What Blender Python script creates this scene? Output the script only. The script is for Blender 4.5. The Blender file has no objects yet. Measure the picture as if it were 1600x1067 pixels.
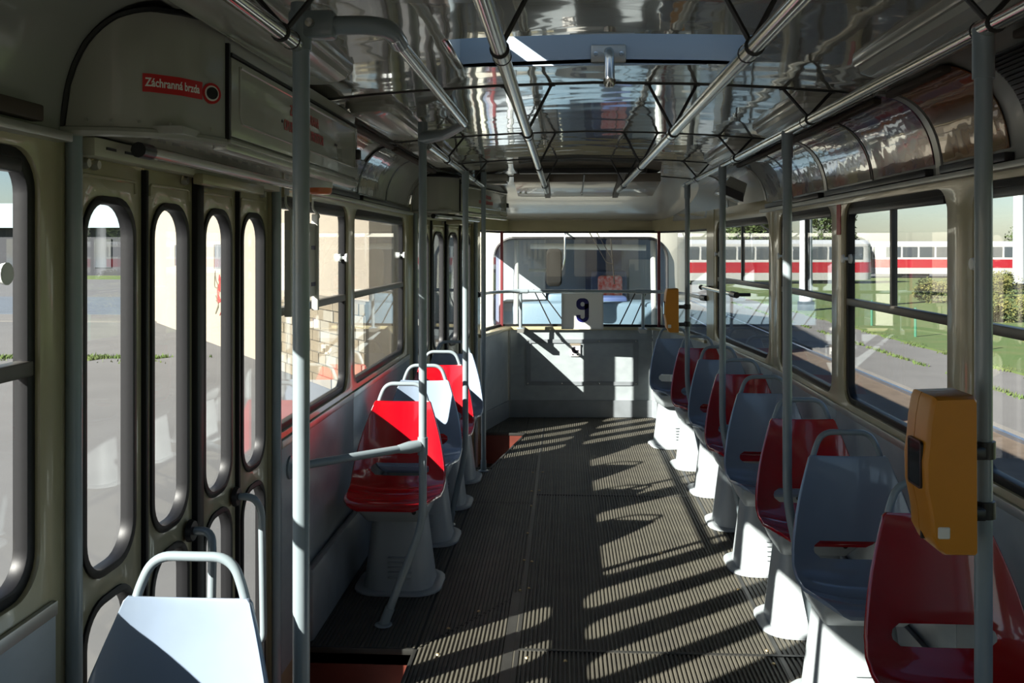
import bpy, bmesh, math, random
from mathutils import Vector, Matrix, noise
from mathutils.geometry import tessellate_polygon
PI = math.pi
R = math.radians
random.seed(11)
scene = bpy.context.scene
COL = scene.collection

# ------------------------------------------------------------------ camera, sky, sun, exposure
F_PX = 1450.0
cd = bpy.data.cameras.new('camera')
cd.sensor_fit = 'HORIZONTAL'; cd.sensor_width = 36.0
cd.lens = F_PX / 1600.0 * 36.0
cd.shift_y = -146.5 / 1600.0
cd.clip_start = 0.05; cd.clip_end = 800
cam = bpy.data.objects.new('camera', cd); COL.objects.link(cam)
cam.location = (-0.10, 0.0, 1.60)
cam.rotation_euler = (R(90), 0, R(3.28))
scene.camera = cam

SUN_DIR = Vector((1.0, 0.87, -0.728)).normalized()      # the way the light travels
world = bpy.data.worlds.new('world'); scene.world = world; world.use_nodes = True
wn = world.node_tree
bg = wn.nodes['Background']
sky = wn.nodes.new('ShaderNodeTexSky')
sky.sky_type = 'NISHITA'; sky.sun_disc = False
sky.sun_elevation = R(28.9); sky.sun_rotation = math.atan2(-SUN_DIR.x, -SUN_DIR.y)
sky.air_density = 1.0; sky.dust_density = 0.5; sky.ozone_density = 3.0
wn.links.new(sky.outputs[0], bg.inputs[0]); bg.inputs[1].default_value = 0.15
sl = bpy.data.lights.new('sun', 'SUN'); sl.energy = 24.0; sl.angle = R(0.53); sl.color = (1.0, 0.95, 0.86)
sun = bpy.data.objects.new('sun', sl); COL.objects.link(sun)
sun.rotation_euler = SUN_DIR.to_track_quat('-Z', 'Y').to_euler()
sun.location = (-20, -18, 20)
vs = scene.view_settings
vs.view_transform = 'Standard'; vs.look = 'None'; vs.gamma = 1.0; vs.use_curve_mapping = False
vs.exposure = -0.12
try:
    scene.cycles.transparent_max_bounces = 32
    scene.cycles.max_bounces = 10
    scene.cycles.sample_clamp_indirect = 6.0
except Exception:
    pass

# ------------------------------------------------------------------ materials
MATS = {}
def nodes_of(name):
    m = bpy.data.materials.new(name); m.use_nodes = True
    nt = m.node_tree
    return m, nt, nt.nodes['Principled BSDF']
def mat(name, col, rough=0.5, metal=0.0, coat=0.0, var=None, bump=None, spec=0.5, col2=None, stretch=(1, 1, 1), coat_rough=0.05):
    """var = (scale, amount, detail) colour variation towards col2 or darker; bump = (scale, strength, distance)"""
    m, nt, b = nodes_of(name)
    b.inputs['Base Color'].default_value = (*col, 1)
    b.inputs['Roughness'].default_value = rough
    b.inputs['Metallic'].default_value = metal
    b.inputs['Coat Weight'].default_value = coat
    b.inputs['Coat Roughness'].default_value = coat_rough
    b.inputs['Specular IOR Level'].default_value = spec
    L = nt.links.new
    if var or bump:
        geo = nt.nodes.new('ShaderNodeNewGeometry')
        mp = nt.nodes.new('ShaderNodeMapping'); mp.inputs['Scale'].default_value = stretch
        L(geo.outputs['Position'], mp.inputs['Vector'])
    if var:
        n = nt.nodes.new('ShaderNodeTexNoise'); n.inputs['Scale'].default_value = var[0]
        n.inputs['Detail'].default_value = var[2] if len(var) > 2 else 4
        L(mp.outputs[0], n.inputs['Vector'])
        r = nt.nodes.new('ShaderNodeValToRGB')
        r.color_ramp.elements[0].position = 0.36; r.color_ramp.elements[1].position = 0.66
        L(n.outputs[0], r.inputs[0])
        mx = nt.nodes.new('ShaderNodeMix'); mx.data_type = 'RGBA'
        c2 = col2 if col2 else tuple(c * 0.6 for c in col)
        mx.inputs[6].default_value = (*col, 1); mx.inputs[7].default_value = (*c2, 1)
        ml = nt.nodes.new('ShaderNodeMath'); ml.operation = 'MULTIPLY'; ml.inputs[1].default_value = var[1]
        L(r.outputs[0], ml.inputs[0]); L(ml.outputs[0], mx.inputs[0])
        L(mx.outputs[2], b.inputs['Base Color'])
    if bump:
        n2 = nt.nodes.new('ShaderNodeTexNoise'); n2.inputs['Scale'].default_value = bump[0]; n2.inputs['Detail'].default_value = 2
        L(mp.outputs[0], n2.inputs['Vector'])
        bp = nt.nodes.new('ShaderNodeBump'); bp.inputs['Strength'].default_value = bump[1]
        bp.inputs['Distance'].default_value = bump[2] if len(bump) > 2 else 0.01
        L(n2.outputs[0], bp.inputs['Height'])
        L(bp.outputs[0], b.inputs['Normal'])
        if coat: L(bp.outputs[0], b.inputs['Coat Normal'])
    MATS[name] = m
    return m
def glass(name, tint=(0.93, 0.96, 0.94), f0=0.045, wav=0.0):
    m = bpy.data.materials.new(name); m.use_nodes = True
    nt = m.node_tree; nt.nodes.clear(); L = nt.links.new
    out = nt.nodes.new('ShaderNodeOutputMaterial')
    tr = nt.nodes.new('ShaderNodeBsdfTransparent'); tr.inputs[0].default_value = (*tint, 1)
    gl = nt.nodes.new('ShaderNodeBsdfGlossy'); gl.inputs['Roughness'].default_value = 0.0
    lw = nt.nodes.new('ShaderNodeLayerWeight'); lw.inputs[0].default_value = 0.5
    pw = nt.nodes.new('ShaderNodeMath'); pw.operation = 'POWER'; pw.inputs[1].default_value = 5
    ml = nt.nodes.new('ShaderNodeMath'); ml.operation = 'MULTIPLY_ADD'; ml.inputs[1].default_value = 1 - f0; ml.inputs[2].default_value = f0
    mx = nt.nodes.new('ShaderNodeMixShader')
    L(lw.outputs['Facing'], pw.inputs[0]); L(pw.outputs[0], ml.inputs[0]); L(ml.outputs[0], mx.inputs[0])
    L(tr.outputs[0], mx.inputs[1]); L(gl.outputs[0], mx.inputs[2]); L(mx.outputs[0], out.inputs[0])
    MATS[name] = m
    return m
def patches(name, ramp, scale, stretch, rough=0.12, coat=1.0):
    """printed poster: bands of flat colours"""
    m, nt, b = nodes_of(name); L = nt.links.new
    geo = nt.nodes.new('ShaderNodeNewGeometry'); mp = nt.nodes.new('ShaderNodeMapping'); mp.inputs['Scale'].default_value = stretch
    n = nt.nodes.new('ShaderNodeTexNoise'); n.inputs['Scale'].default_value = scale; n.inputs['Detail'].default_value = 3
    r = nt.nodes.new('ShaderNodeValToRGB'); cr = r.color_ramp
    for i, (p, c) in enumerate(ramp):
        e = cr.elements[i] if i < 2 else cr.elements.new(p)
        e.position = p; e.color = (*c, 1)
    L(geo.outputs['Position'], mp.inputs[0]); L(mp.outputs[0], n.inputs['Vector']); L(n.outputs[0], r.inputs[0]); L(r.outputs[0], b.inputs['Base Color'])
    b.inputs['Roughness'].default_value = rough; b.inputs['Coat Weight'].default_value = coat; b.inputs['Coat Roughness'].default_value = 0.02
    n2 = nt.nodes.new('ShaderNodeTexNoise'); n2.inputs['Scale'].default_value = 5
    bp = nt.nodes.new('ShaderNodeBump'); bp.inputs['Strength'].default_value = 0.12; bp.inputs['Distance'].default_value = 0.02
    L(geo.outputs['Position'], n2.inputs['Vector']); L(n2.outputs[0], bp.inputs['Height']); L(bp.outputs[0], b.inputs['Normal']); L(bp.outputs[0], b.inputs['Coat Normal'])
    MATS[name] = m
    return m

mat('cream', (0.36, 0.32, 0.19), 0.28, coat=0.4, var=(6, 0.25), bump=(9, 0.12, 0.004))
mat('door_cream', (0.33, 0.295, 0.185), 0.30, coat=0.4, var=(7, 0.3), bump=(9, 0.12, 0.004))
mat('laminate', (0.30, 0.335, 0.345), 0.32, var=(9, 0.5, 8), col2=(0.215, 0.245, 0.26), stretch=(1, 1, 1.6))
mat('laminate_dark', (0.20, 0.22, 0.235), 0.4, var=(8, 0.4))
mat('cover_grey', (0.34, 0.335, 0.295), 0.25, coat=0.5, var=(3, 0.15), bump=(4, 0.1, 0.01))
mat('ceiling_sheet', (0.28, 0.275, 0.23), 0.10, coat=1.0, var=(2, 0.15), bump=(1.5, 0.22, 0.03), stretch=(1.0, 1.8, 1), coat_rough=0.03)
mat('ceiling_white', (0.25, 0.25, 0.23), 0.25, coat=0.4, var=(2, 0.12))
mat('hatch_blue', (0.42, 0.52, 0.62), 0.4, var=(3, 0.1))
mat('track_cream', (0.45, 0.43, 0.34), 0.4)
mat('strip_brown', (0.06, 0.045, 0.034), 0.6, spec=0.2)
mat('seam_black', (0.02, 0.02, 0.02), 0.5)
mat('rubber', (0.008, 0.008, 0.009), 0.45, spec=0.3, bump=(60, 0.1, 0.002))
mat('pole_paint', (0.21, 0.255, 0.275), 0.32, coat=0.3, bump=(25, 0.12, 0.003), var=(14, 0.12))
mat('steel', (0.62, 0.62, 0.58), 0.17, metal=1.0, bump=(30, 0.05, 0.002))
mat('alu', (0.50, 0.50, 0.46), 0.38, metal=0.85, var=(12, 0.3))
mat('rail_dark', (0.085, 0.08, 0.068), 0.4, metal=0.4, var=(12, 0.3))
mat('red_seat', (0.36, 0.0015, 0.007), 0.16, coat=0.9, bump=(14, 0.06, 0.003), var=(9, 0.12))
mat('grey_seat', (0.21, 0.265, 0.345), 0.22, coat=0.6, bump=(14, 0.08, 0.003), var=(9, 0.15))
mat('pedestal', (0.32, 0.355, 0.37), 0.38, var=(8, 0.18))
mat('floor_rubber', (0.088, 0.082, 0.063), 0.6, var=(7, 0.55, 8), col2=(0.048, 0.045, 0.038))
mat('floor_base', (0.02, 0.02, 0.019), 0.8)
mat('floor_strip', (0.03, 0.03, 0.027), 0.5, metal=0.1, var=(12, 0.5))
mat('brass_screw', (0.45, 0.33, 0.16), 0.35, metal=0.8)
mat('step_red', (0.12, 0.026, 0.016), 0.45, var=(11, 0.5))
mat('yellow_case', (0.52, 0.20, 0.008), 0.38, var=(16, 0.12), bump=(120, 0.06, 0.001))
mat('black_plastic', (0.014, 0.014, 0.016), 0.35)
mat('dark_display', (0.03, 0.03, 0.03), 0.06, coat=1.0)
mat('white_plastic', (0.6, 0.62, 0.6), 0.35)
mat('white_paint', (0.5, 0.5, 0.47), 0.4, var=(4, 0.12))
mat('sign_white', (0.66, 0.65, 0.60), 0.45)
mat('ink_blue', (0.005, 0.005, 0.085), 0.4)
mat('ink_black', (0.02, 0.015, 0.025), 0.5)
mat('sticker_red', (0.50, 0.012, 0.015), 0.35)
mat('print_red', (0.40, 0.05, 0.05), 0.45)
mat('sticker_white', (0.75, 0.73, 0.68), 0.4)
mat('lamp_orange', (0.55, 0.14, 0.05), 0.3)
mat('maroon', (0.16, 0.03, 0.035), 0.4)
mat('wood_brown', (0.22, 0.19, 0.15), 0.35, coat=0.3, var=(5, 0.4), stretch=(1, 8, 1))
mat('light_cover', (0.36, 0.36, 0.32), 0.22, coat=0.4)
glass('window_glass', (0.955, 0.968, 0.97), 0.034); glass('windshield_glass', (0.94, 0.97, 0.985), 0.034)
patches('poster_brown', [(0.0, (0.10, 0.045, 0.012)), (0.42, (0.16, 0.07, 0.02)), (0.55, (0.22, 0.06, 0.02)), (0.7, (0.12, 0.09, 0.03))], 3, (1, 0.6, 3))
patches('poster_red', [(0.0, (0.05, 0.06, 0.12)), (0.40, (0.30, 0.03, 0.04)), (0.52, (0.10, 0.09, 0.14)), (0.62, (0.30, 0.26, 0.16))], 4, (1, 1, 2.5))
patches('poster_blue', [(0.0, (0.06, 0.07, 0.16)), (0.45, (0.14, 0.14, 0.22)), (0.55, (0.20, 0.05, 0.08)), (0.7, (0.34, 0.33, 0.30))], 4, (1, 1, 2))
patches('poster_pale', [(0.0, (0.22, 0.25, 0.27)), (0.5, (0.34, 0.36, 0.36)), (0.62, (0.28, 0.29, 0.30))], 3, (1, 1, 1.5))
patches('poster_orange', [(0.0, (0.07, 0.06, 0.015)), (0.46, (0.10, 0.08, 0.02)), (0.5, (0.50, 0.07, 0.03)), (0.64, (0.55, 0.10, 0.05))], 3, (1, 1, 2))
# outdoors
mat('asphalt', (0.115, 0.115, 0.115), 0.85, var=(0.9, 0.4, 8), col2=(0.08, 0.08, 0.08))
mat('asphalt_blue', (0.10, 0.12, 0.145), 0.85, var=(1.5, 0.4, 8))
mat('pavement', (0.135, 0.13, 0.124), 0.85, var=(1.2, 0.35, 8))
mat('ballast', (0.115, 0.083, 0.056), 0.9, var=(5, 0.6, 8))
mat('rail_steel', (0.30, 0.33, 0.40), 0.3, metal=0.9)
mat('grass_green', (0.055, 0.10, 0.018), 0.9, var=(1.6, 0.7, 8), col2=(0.095, 0.108, 0.032))
mat('leaf_green', (0.035, 0.065, 0.014), 0.85, var=(1.3, 0.7, 6), col2=(0.06, 0.08, 0.02), bump=(4, 0.9, 0.25))
mat('leaf_yellow', (0.13, 0.12, 0.03), 0.85, var=(2.0, 0.8, 6), col2=(0.045, 0.075, 0.018), bump=(6, 0.9, 0.2))
mat('bark', (0.10, 0.08, 0.06), 0.9)
mat('facade_beige', (0.27, 0.235, 0.185), 0.8, var=(0.8, 0.18, 8))
mat('stone_block', (0.19, 0.158, 0.108), 0.85, var=(2.5, 0.5, 8))
mat('stone_pale', (0.24, 0.22, 0.175), 0.85, var=(2.5, 0.3, 8))
mat('mortar', (0.14, 0.125, 0.10), 0.9)
mat('dark_hall', (0.025, 0.027, 0.034), 0.8, var=(0.3, 0.4))
mat('roof_pale', (0.24, 0.32, 0.35), 0.5)
mat('tram_white', (0.34, 0.34, 0.33), 0.3, coat=0.4)
mat('tram_red', (0.25, 0.009, 0.018), 0.3, coat=0.4)
mat('tram_glass', (0.05, 0.06, 0.07), 0.06, coat=1.0)
mat('tram_roof', (0.32, 0.34, 0.36), 0.5)
mat('tram_cream', (0.46, 0.45, 0.38), 0.3, coat=0.5)
mat('dash_blue', (0.13, 0.19, 0.235), 0.45)
mat('cab_blue', (0.035, 0.06, 0.15), 0.6)
mat('cab_grey', (0.24, 0.29, 0.38), 0.5)
mat('cab_pale', (0.42, 0.44, 0.46), 0.5)
mat('jacket_red', (0.55, 0.06, 0.04), 0.8, var=(25, 0.6), col2=(0.65, 0.6, 0.58))
mat('mirror_back', (0.012, 0.012, 0.011), 0.75, spec=0.1)
mat('matte_black', (0.010, 0.010, 0.010), 0.8, spec=0.08)
mat('fence_green', (0.035, 0.15, 0.09), 0.5)
mat('mast_grey', (0.40, 0.42, 0.45), 0.5)

# ------------------------------------------------------------------ mesh builder
def origin(o):
    v = Vector((0, 0, 0))
    while o is not None:
        v = v + o.location; o = o.parent
    return v
class MB:
    def __init__(self):
        self.v = []; self.f = []
    def add(self, vs, fs):
        k = len(self.v)
        self.v += [Vector(p) for p in vs]
        self.f += [tuple(i + k for i in f) for f in fs]
        return self
    def box(self, lo, hi):
        x0, y0, z0 = lo; x1, y1, z1 = hi
        return self.add([(x0,y0,z0),(x1,y0,z0),(x1,y1,z0),(x0,y1,z0),(x0,y0,z1),(x1,y0,z1),(x1,y1,z1),(x0,y1,z1)],
                        [(0,3,2,1),(4,5,6,7),(0,1,5,4),(1,2,6,5),(2,3,7,6),(3,0,4,7)])
    def bm(self, bm, M=None):
        bm.verts.index_update()
        self.add([(M @ v.co) if M else v.co.copy() for v in bm.verts], [[v.index for v in f.verts] for f in bm.faces])
        bm.free(); return self
    def rbox(self, lo, hi, r=0.01, seg=2, M=None):
        b = bmesh.new(); bmesh.ops.create_cube(b, size=1)
        s = [hi[i] - lo[i] for i in range(3)]; c = [(hi[i] + lo[i]) / 2 for i in range(3)]
        for v in b.verts: v.co = Vector((v.co.x*s[0]+c[0], v.co.y*s[1]+c[1], v.co.z*s[2]+c[2]))
        bmesh.ops.bevel(b, geom=list(b.edges), offset=min(r, min(s)*0.45), segments=seg, profile=0.5, affect='EDGES')
        return self.bm(b, M)
    def tube(self, pts, r, n=10, caps=True, closed=False):
        pts = [Vector(p) for p in pts]
        rr = r if isinstance(r, (list, tuple)) else [r] * len(pts)
        N = len(pts); rings = []
        t0 = (pts[1] - pts[0]).normalized()
        up = Vector((0, 0, 1)) if abs(t0.z) < 0.9 else Vector((1, 0, 0))
        x = t0.cross(up).normalized()
        for i, p in enumerate(pts):
            if closed: t = (pts[(i+1) % N] - pts[i-1]).normalized()
            elif i == 0: t = t0
            elif i == N-1: t = (pts[i] - pts[i-1]).normalized()
            else: t = ((pts[i+1] - pts[i]).normalized() + (pts[i] - pts[i-1]).normalized()).normalized()
            x = (x - t * x.dot(t)).normalized(); y = t.cross(x)
            rings.append([p + (x * math.cos(2*PI*k/n) + y * math.sin(2*PI*k/n)) * rr[i] for k in range(n)])
        return self.loft(rings, cap=caps and not closed, wrap=closed)
    def loft(self, rings, cap=True, wrap=False, closed=True):
        n = len(rings[0]); vs = [p for rg in rings for p in rg]; fs = []
        m = len(rings)
        for i in range(m if wrap else m - 1):
            j = (i + 1) % m
            for k in range(n if closed else n - 1):
                l = (k + 1) % n
                fs.append((i*n+k, i*n+l, j*n+l, j*n+k))
        if cap:
            fs.append(tuple(range(n))[::-1]); fs.append(tuple((m-1)*n + k for k in range(n)))
        return self.add(vs, fs)
    def lathe(self, prof, c, n=20, axis='z'):
        rings = []
        for r, h in prof:
            rg = []
            for k in range(n):
                a = 2*PI*k/n
                p = (r*math.cos(a), r*math.sin(a), h)
                if axis == 'y': p = (p[0], p[2], p[1])
                if axis == 'x': p = (p[2], p[0], p[1])
                rg.append(Vector(c) + Vector(p))
            rings.append(rg)
        return self.loft(rings)
    def grid(self, fn, us, vs_):
        vv = [fn(u, v) for v in vs_ for u in us]; n = len(us); fs = []
        for j in range(len(vs_)-1):
            for i in range(n-1):
                fs.append((j*n+i, j*n+i+1, (j+1)*n+i+1, (j+1)*n+i))
        return self.add(vv, fs)
    def plate(self, outer, holes, fr, c0, c1):
        """flat sheet in frame fr with holes, from depth c0 to c1"""
        loops = [outer] + list(holes)
        tri = tessellate_polygon([[Vector((p[0], p[1], 0)) for p in l] for l in loops])
        pts = [p for l in loops for p in l]; n = len(pts)
        vs = [fr(p[0], p[1], c0) for p in pts] + [fr(p[0], p[1], c1) for p in pts]
        fs = [tuple(t) for t in tri] + [tuple(i + n for i in t)[::-1] for t in tri]
        k = 0
        for l in loops:
            m = len(l)
            for i in range(m):
                a, b = k + i, k + (i + 1) % m
                fs.append((a, b, b + n, a + n))
            k += m
        return self.add(vs, fs)
    def solid(self, fn, us, vs_, th, hole=None):
        """curved sheet with thickness: fn(u,v)->(point, normal)"""
        n = len(us); m = len(vs_)
        P = [fn(u, v) for v in vs_ for u in us]
        vs = [p for p, nn in P] + [p + nn * th for p, nn in P]; N = n*m; fs = []
        cell = {}
        for j in range(m-1):
            for i in range(n-1):
                if hole and hole(i, j): continue
                cell[(i, j)] = 1
                a, b, c, d = j*n+i, j*n+i+1, (j+1)*n+i+1, (j+1)*n+i
                fs.append((a, b, c, d)); fs.append((d+N, c+N, b+N, a+N))
        for (i, j) in cell:
            a, b, c, d = j*n+i, j*n+i+1, (j+1)*n+i+1, (j+1)*n+i
            if (i, j-1) not in cell: fs.append((a, a+N, b+N, b))
            if (i, j+1) not in cell: fs.append((c, c+N, d+N, d))
            if (i-1, j) not in cell: fs.append((d, d+N, a+N, a))
            if (i+1, j) not in cell: fs.append((b, b+N, c+N, c))
        return self.add(vs, fs)
    def mesh(self, name, m, off=Vector((0,0,0)), ang=38, bevel=0.0, weld=True):
        me = bpy.data.meshes.new(name)
        b = bmesh.new()
        vv = [b.verts.new(p - off) for p in self.v]
        for f in self.f:
            try: b.faces.new([vv[i] for i in f])
            except ValueError: pass
        if weld: bmesh.ops.remove_doubles(b, verts=list(b.verts), dist=1e-5)
        bmesh.ops.recalc_face_normals(b, faces=list(b.faces))
        if bevel:
            es = [e for e in b.edges if len(e.link_faces) == 2 and e.calc_face_angle(0) > R(50)]
            bmesh.ops.bevel(b, geom=es, offset=bevel, segments=2, profile=0.5, affect='EDGES', clamp_overlap=True)
        for f in b.faces: f.smooth = True
        b.to_mesh(me); b.free()
        me.set_sharp_from_angle(angle=R(ang))
        me.materials.append(MATS[m])
        return me
    def build(self, name, m, parent=None, local=False, **kw):
        off = origin(parent) if (parent is not None and not local) else Vector((0, 0, 0))
        me = self.mesh(name, m, off, **kw)
        o = bpy.data.objects.new(name, me); COL.objects.link(o)
        o.parent = parent
        return o
def thing(name, label, cat, loc=(0, 0, 0), group=None, rz=0.0):
    o = bpy.data.objects.new(name, None); COL.objects.link(o)
    o.location = loc; o.rotation_euler = (0, 0, rz); o.empty_display_size = 0.1
    o['label'] = label; o['category'] = cat
    if group: o['group'] = group
    return o
def tag(o, label, cat, group=None, kind=None):
    o['label'] = label; o['category'] = cat
    if group: o['group'] = group
    if kind: o['kind'] = kind
    return o
def struct(o, label, cat):
    return tag(o, label, cat, kind='structure')
def copy_tree(o, parent=None):
    c = o.copy(); COL.objects.link(c); c.parent = parent
    for ch in [q for q in bpy.data.objects if q.parent == o]: copy_tree(ch, c)
    return c
def rr(x0, y0, x1, y1, r, seg=7):
    pts = []
    for cx, cy, a in ((x1-r, y1-r, 0), (x0+r, y1-r, 90), (x0+r, y0+r, 180), (x1-r, y0+r, 270)):
        for k in range(seg+1):
            t = R(a + 90*k/seg); pts.append((cx + r*math.cos(t), cy + r*math.sin(t)))
    return pts
def rect(x0, y0, x1, y1): return [(x1, y1), (x0, y1), (x0, y0), (x1, y0)]
def fillet(pts, rad, seg=6):
    pts = [Vector(p) for p in pts]; out = [pts[0]]
    for i in range(1, len(pts)-1):
        a, b, c = pts[i-1], pts[i], pts[i+1]
        d1 = (a-b); d2 = (c-b); r = min(rad, d1.length*0.49, d2.length*0.49)
        p1 = b + d1.normalized()*r; p2 = b + d2.normalized()*r
        for k in range(seg+1):
            t = k/seg
            out.append(p1*(1-t)**2 + b*2*t*(1-t) + p2*t*t)
    out.append(pts[-1]); return out
def lin(a, b, n): return [a + (b-a)*i/(n-1) for i in range(n)]
def frame(o, a, c):
    o = Vector(o); a = Vector(a).normalized(); c = Vector(c).normalized(); z = Vector((0, 0, 1))
    return lambda u, v, w=0.0: o + a*u + z*v + c*w
def text_mesh(txt, size, name, m, parent, M, bold=0.0, ext=0.0004, align='CENTER', sx=1.0):
    cu = bpy.data.curves.new('t', 'FONT'); cu.body = txt; cu.size = size; cu.align_x = align; cu.align_y = 'CENTER'
    cu.extrude = ext; cu.offset = bold; cu.resolution_u = 4
    tmp = bpy.data.objects.new('t', cu); COL.objects.link(tmp)
    dg = bpy.context.evaluated_depsgraph_get()
    me = bpy.data.meshes.new_from_object(tmp.evaluated_get(dg))
    bpy.data.objects.remove(tmp); bpy.data.curves.remove(cu)
    me.transform(Matrix.Diagonal((sx, 1, 1, 1)))
    me.transform(M)
    if parent is not None: me.transform(Matrix.Translation(-origin(parent)))
    me.materials.clear(); me.materials.append(MATS[m])
    o = bpy.data.objects.new(name, me); COL.objects.link(o); o.parent = parent
    return o
def basis(o, x, y):
    x = Vector(x).normalized(); y = Vector(y).normalized(); z = x.cross(y)
    M = Matrix((x, y, z)).transposed().to_4x4(); M.translation = Vector(o)
    return M

HW = 1.17
# frames along the walls: u along, v up, w outwards
FL = frame((-HW, 0, 0), (0, 1, 0), (-1, 0, 0))
FLD = frame((-HW, 6.3, 0), (0.204, 1.0, 0), (-1.0, 0.204, 0))
FR = frame((HW, 0, 0), (0, 1, 0), (1, 0, 0))
FRD = frame((HW, 5.75, 0), (-0.065, 1, 0), (1, 0.065, 0))
SILL, HEAD, BELT = 0.90, 1.80, 1.355

# ------------------------------------------------------------------ floor
def ridged(x0, x1, ylo, yhi, pitch=0.0172, z=0.0, dep=0.0065, slab=0.012):
    mb = MB(); n = max(1, int(round((x1-x0)/pitch))); p = (x1-x0)/n
    yl = ylo if callable(ylo) else (lambda x: ylo)
    yh = yhi if callable(yhi) else (lambda x: yhi)
    for i in range(n):
        a = x0 + i*p; xs = [(a, z-dep), (a+p*0.36, z-dep), (a+p*0.46, z), (a+p*0.90, z), (a+p, z-dep)]
        mid = a+p/2
        if yh(mid) - yl(mid) < 0.01: continue
        A = [Vector((x, yl(x), h)) for x, h in xs]; B = [Vector((x, yh(x), h)) for x, h in xs]
        mb.loft([A, B], cap=False, closed=False)
    return mb
fl = MB()
fl.box((-0.70, -3.3, -0.06), (1.25, 3.66, -0.0068))
fl.box((-1.25, -3.3, -0.06), (-0.70, 1.90, -0.0068)); fl.box((-1.25, 3.66, -0.06), (1.25, 6.70, -0.0068))
fl.box((-0.44, 6.70, -0.06), (1.15, 8.95, -0.0068)); fl.box((-1.1, 8.0, -0.06), (-0.44, 8.95, -0.0068))
fl.add([(-0.645, 6.70, -0.0068), (-0.44, 6.70, -0.0068), (-0.44, 8.0, -0.0068), (-0.645, 6.70, -0.06), (-0.44, 6.70, -0.06), (-0.44, 8.0, -0.06)],
       [(0, 1, 2), (5, 4, 3), (0, 3, 4, 1), (1, 4, 5, 2), (2, 5, 3, 0)])
floor = struct(fl.build('floor', 'floor_base'), 'dark ribbed rubber floor of the tram aisle', 'floor')
DG = lambda x: 3.66 + (x + 0.70) * (4.31-3.66)/(0.70-0.295)
BG = lambda x: 6.72 + max(0.0, (x + 0.645)) / 0.178
for a in ((-0.285, 0.735, -3.2, 3.685), (-0.285, 0.735, 3.70, 6.02), (-0.285, 0.735, 6.03, 8.78),
          (0.75, 1.168, -3.2, 3.685, 0.021), (0.75, 1.168, 3.70, 6.02, 0.021), (0.75, 1.0, 6.03, 8.6, 0.021),
          (-0.69, -0.297, -3.2, lambda x: DG(x)-0.006), (-0.69, -0.297, lambda x: DG(x)+0.006, 5.82),
          (-1.168, -0.70, 3.672, 5.82), (-1.168, -0.297, 5.83, 6.70), (-1.168, -0.70, -3.2, 1.90),
          (-0.64, -0.297, 6.71, lambda x: BG(x)-0.02 if x < -0.44 else 8.78), (-0.97, -0.445, 8.03, 8.78)):
    ridged(*a[:4], pitch=(a[4] if len(a) > 4 else 0.0172)).build('floor_panel', 'floor_rubber', floor, weld=False, ang=20)
st = MB()
for lo, hi in (((-0.299, -3.2, -0.004), (-0.283, 8.78, 0.0005)), ((0.734, -3.2, -0.004), (0.751, 8.6, 0.0005))):
    st.box(lo, hi)
st.build('seam_strip', 'floor_strip', floor)
for lo, hi in (((-0.285, 3.684, -0.004), (1.16, 3.70, 0.0022)), ((-0.285, 6.019, -0.004), (1.16, 6.03, 0.001))):
    MB().box(lo, hi).build('cross_joint_strip', 'floor_strip', floor)
MB().box((-0.345, 3.20, -0.004), (-0.305, 4.30, 0.0012)).build('seam_cover', 'floor_strip', floor)
screw = MB().lathe([(0.0, 0.003), (0.006, 0.0025), (0.009, -0.002)], (0, 0, 0), 8)
sm = screw.mesh('screw_head', 'brass_screw')
for x, y in ((-0.31, 4.33), (-0.27, 4.36), (-0.31, 4.75), (-0.27, 4.73), (-0.31, 5.2), (-0.31, 5.75), (-0.27, 6.12), (-0.32, 6.1), (-0.33, 6.6), (-0.26, 6.62),
             (-0.48, 4.07), (-0.59, 3.88), (-0.25, 3.62), (-0.60, 3.63), (-0.10, 3.60), (0.70, 3.62), (0.71, 3.45), (0.77, 4.05), (0.71, 4.4), (0.70, 3.74), (0.40, 4.9)):
    o = bpy.data.objects.new('screw_head', sm); COL.objects.link(o); o.parent = floor; o.location = (x, y, 0.001)
# door wells
WZ = -0.26
def well(name, poly, label, n_front):
    mb = MB(); n = len(poly)
    mb.add([(x, y, WZ-0.02) for x, y in poly] + [(x, y, WZ) for x, y in poly],
           [tuple(range(n))[::-1], tuple(range(n, 2*n))] + [(i, (i+1) % n, n+(i+1) % n, n+i) for i in range(n)])
    w = struct(mb.build(name, 'floor_strip'), label, 'step well')
    for (a, b) in n_front:
        a = Vector((*a, 0)); b = Vector((*b, 0)); d = (b-a).normalized(); nn = Vector((-d.y, d.x, 0))
        f = frame(a, d, nn)
        MB().plate(rect(0, WZ, (b-a).length, 0.001), [], f, -0.008, 0.0).build('step_riser', 'step_red', w)
        MB().plate(rect(0, -0.018, (b-a).length, 0.005), [], f, -0.012, 0.004).build('step_nosing', 'floor_strip', w, bevel=0.002)
    return w
well('floor_well_1', [(-1.25, 1.90), (-0.70, 1.90), (-0.70, 3.66), (-1.25, 3.66)], 'sunken step well inside the nearer folding door',
     [((-0.70, 3.66), (-1.17, 3.66)), ((-0.70, 1.90), (-0.70, 3.66)), ((-1.17, 1.90), (-0.70, 1.90))])
well('floor_well_2', [(-1.25, 6.71), (-0.645, 6.71), (-0.44, 7.98), (-1.1, 7.98)], 'sunken step well inside the rear folding door',
     [((-0.44, 7.98), (-1.0, 7.98)), ((-0.645, 6.71), (-0.44, 7.98)), ((-1.17, 6.71), (-0.645, 6.71))])

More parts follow.
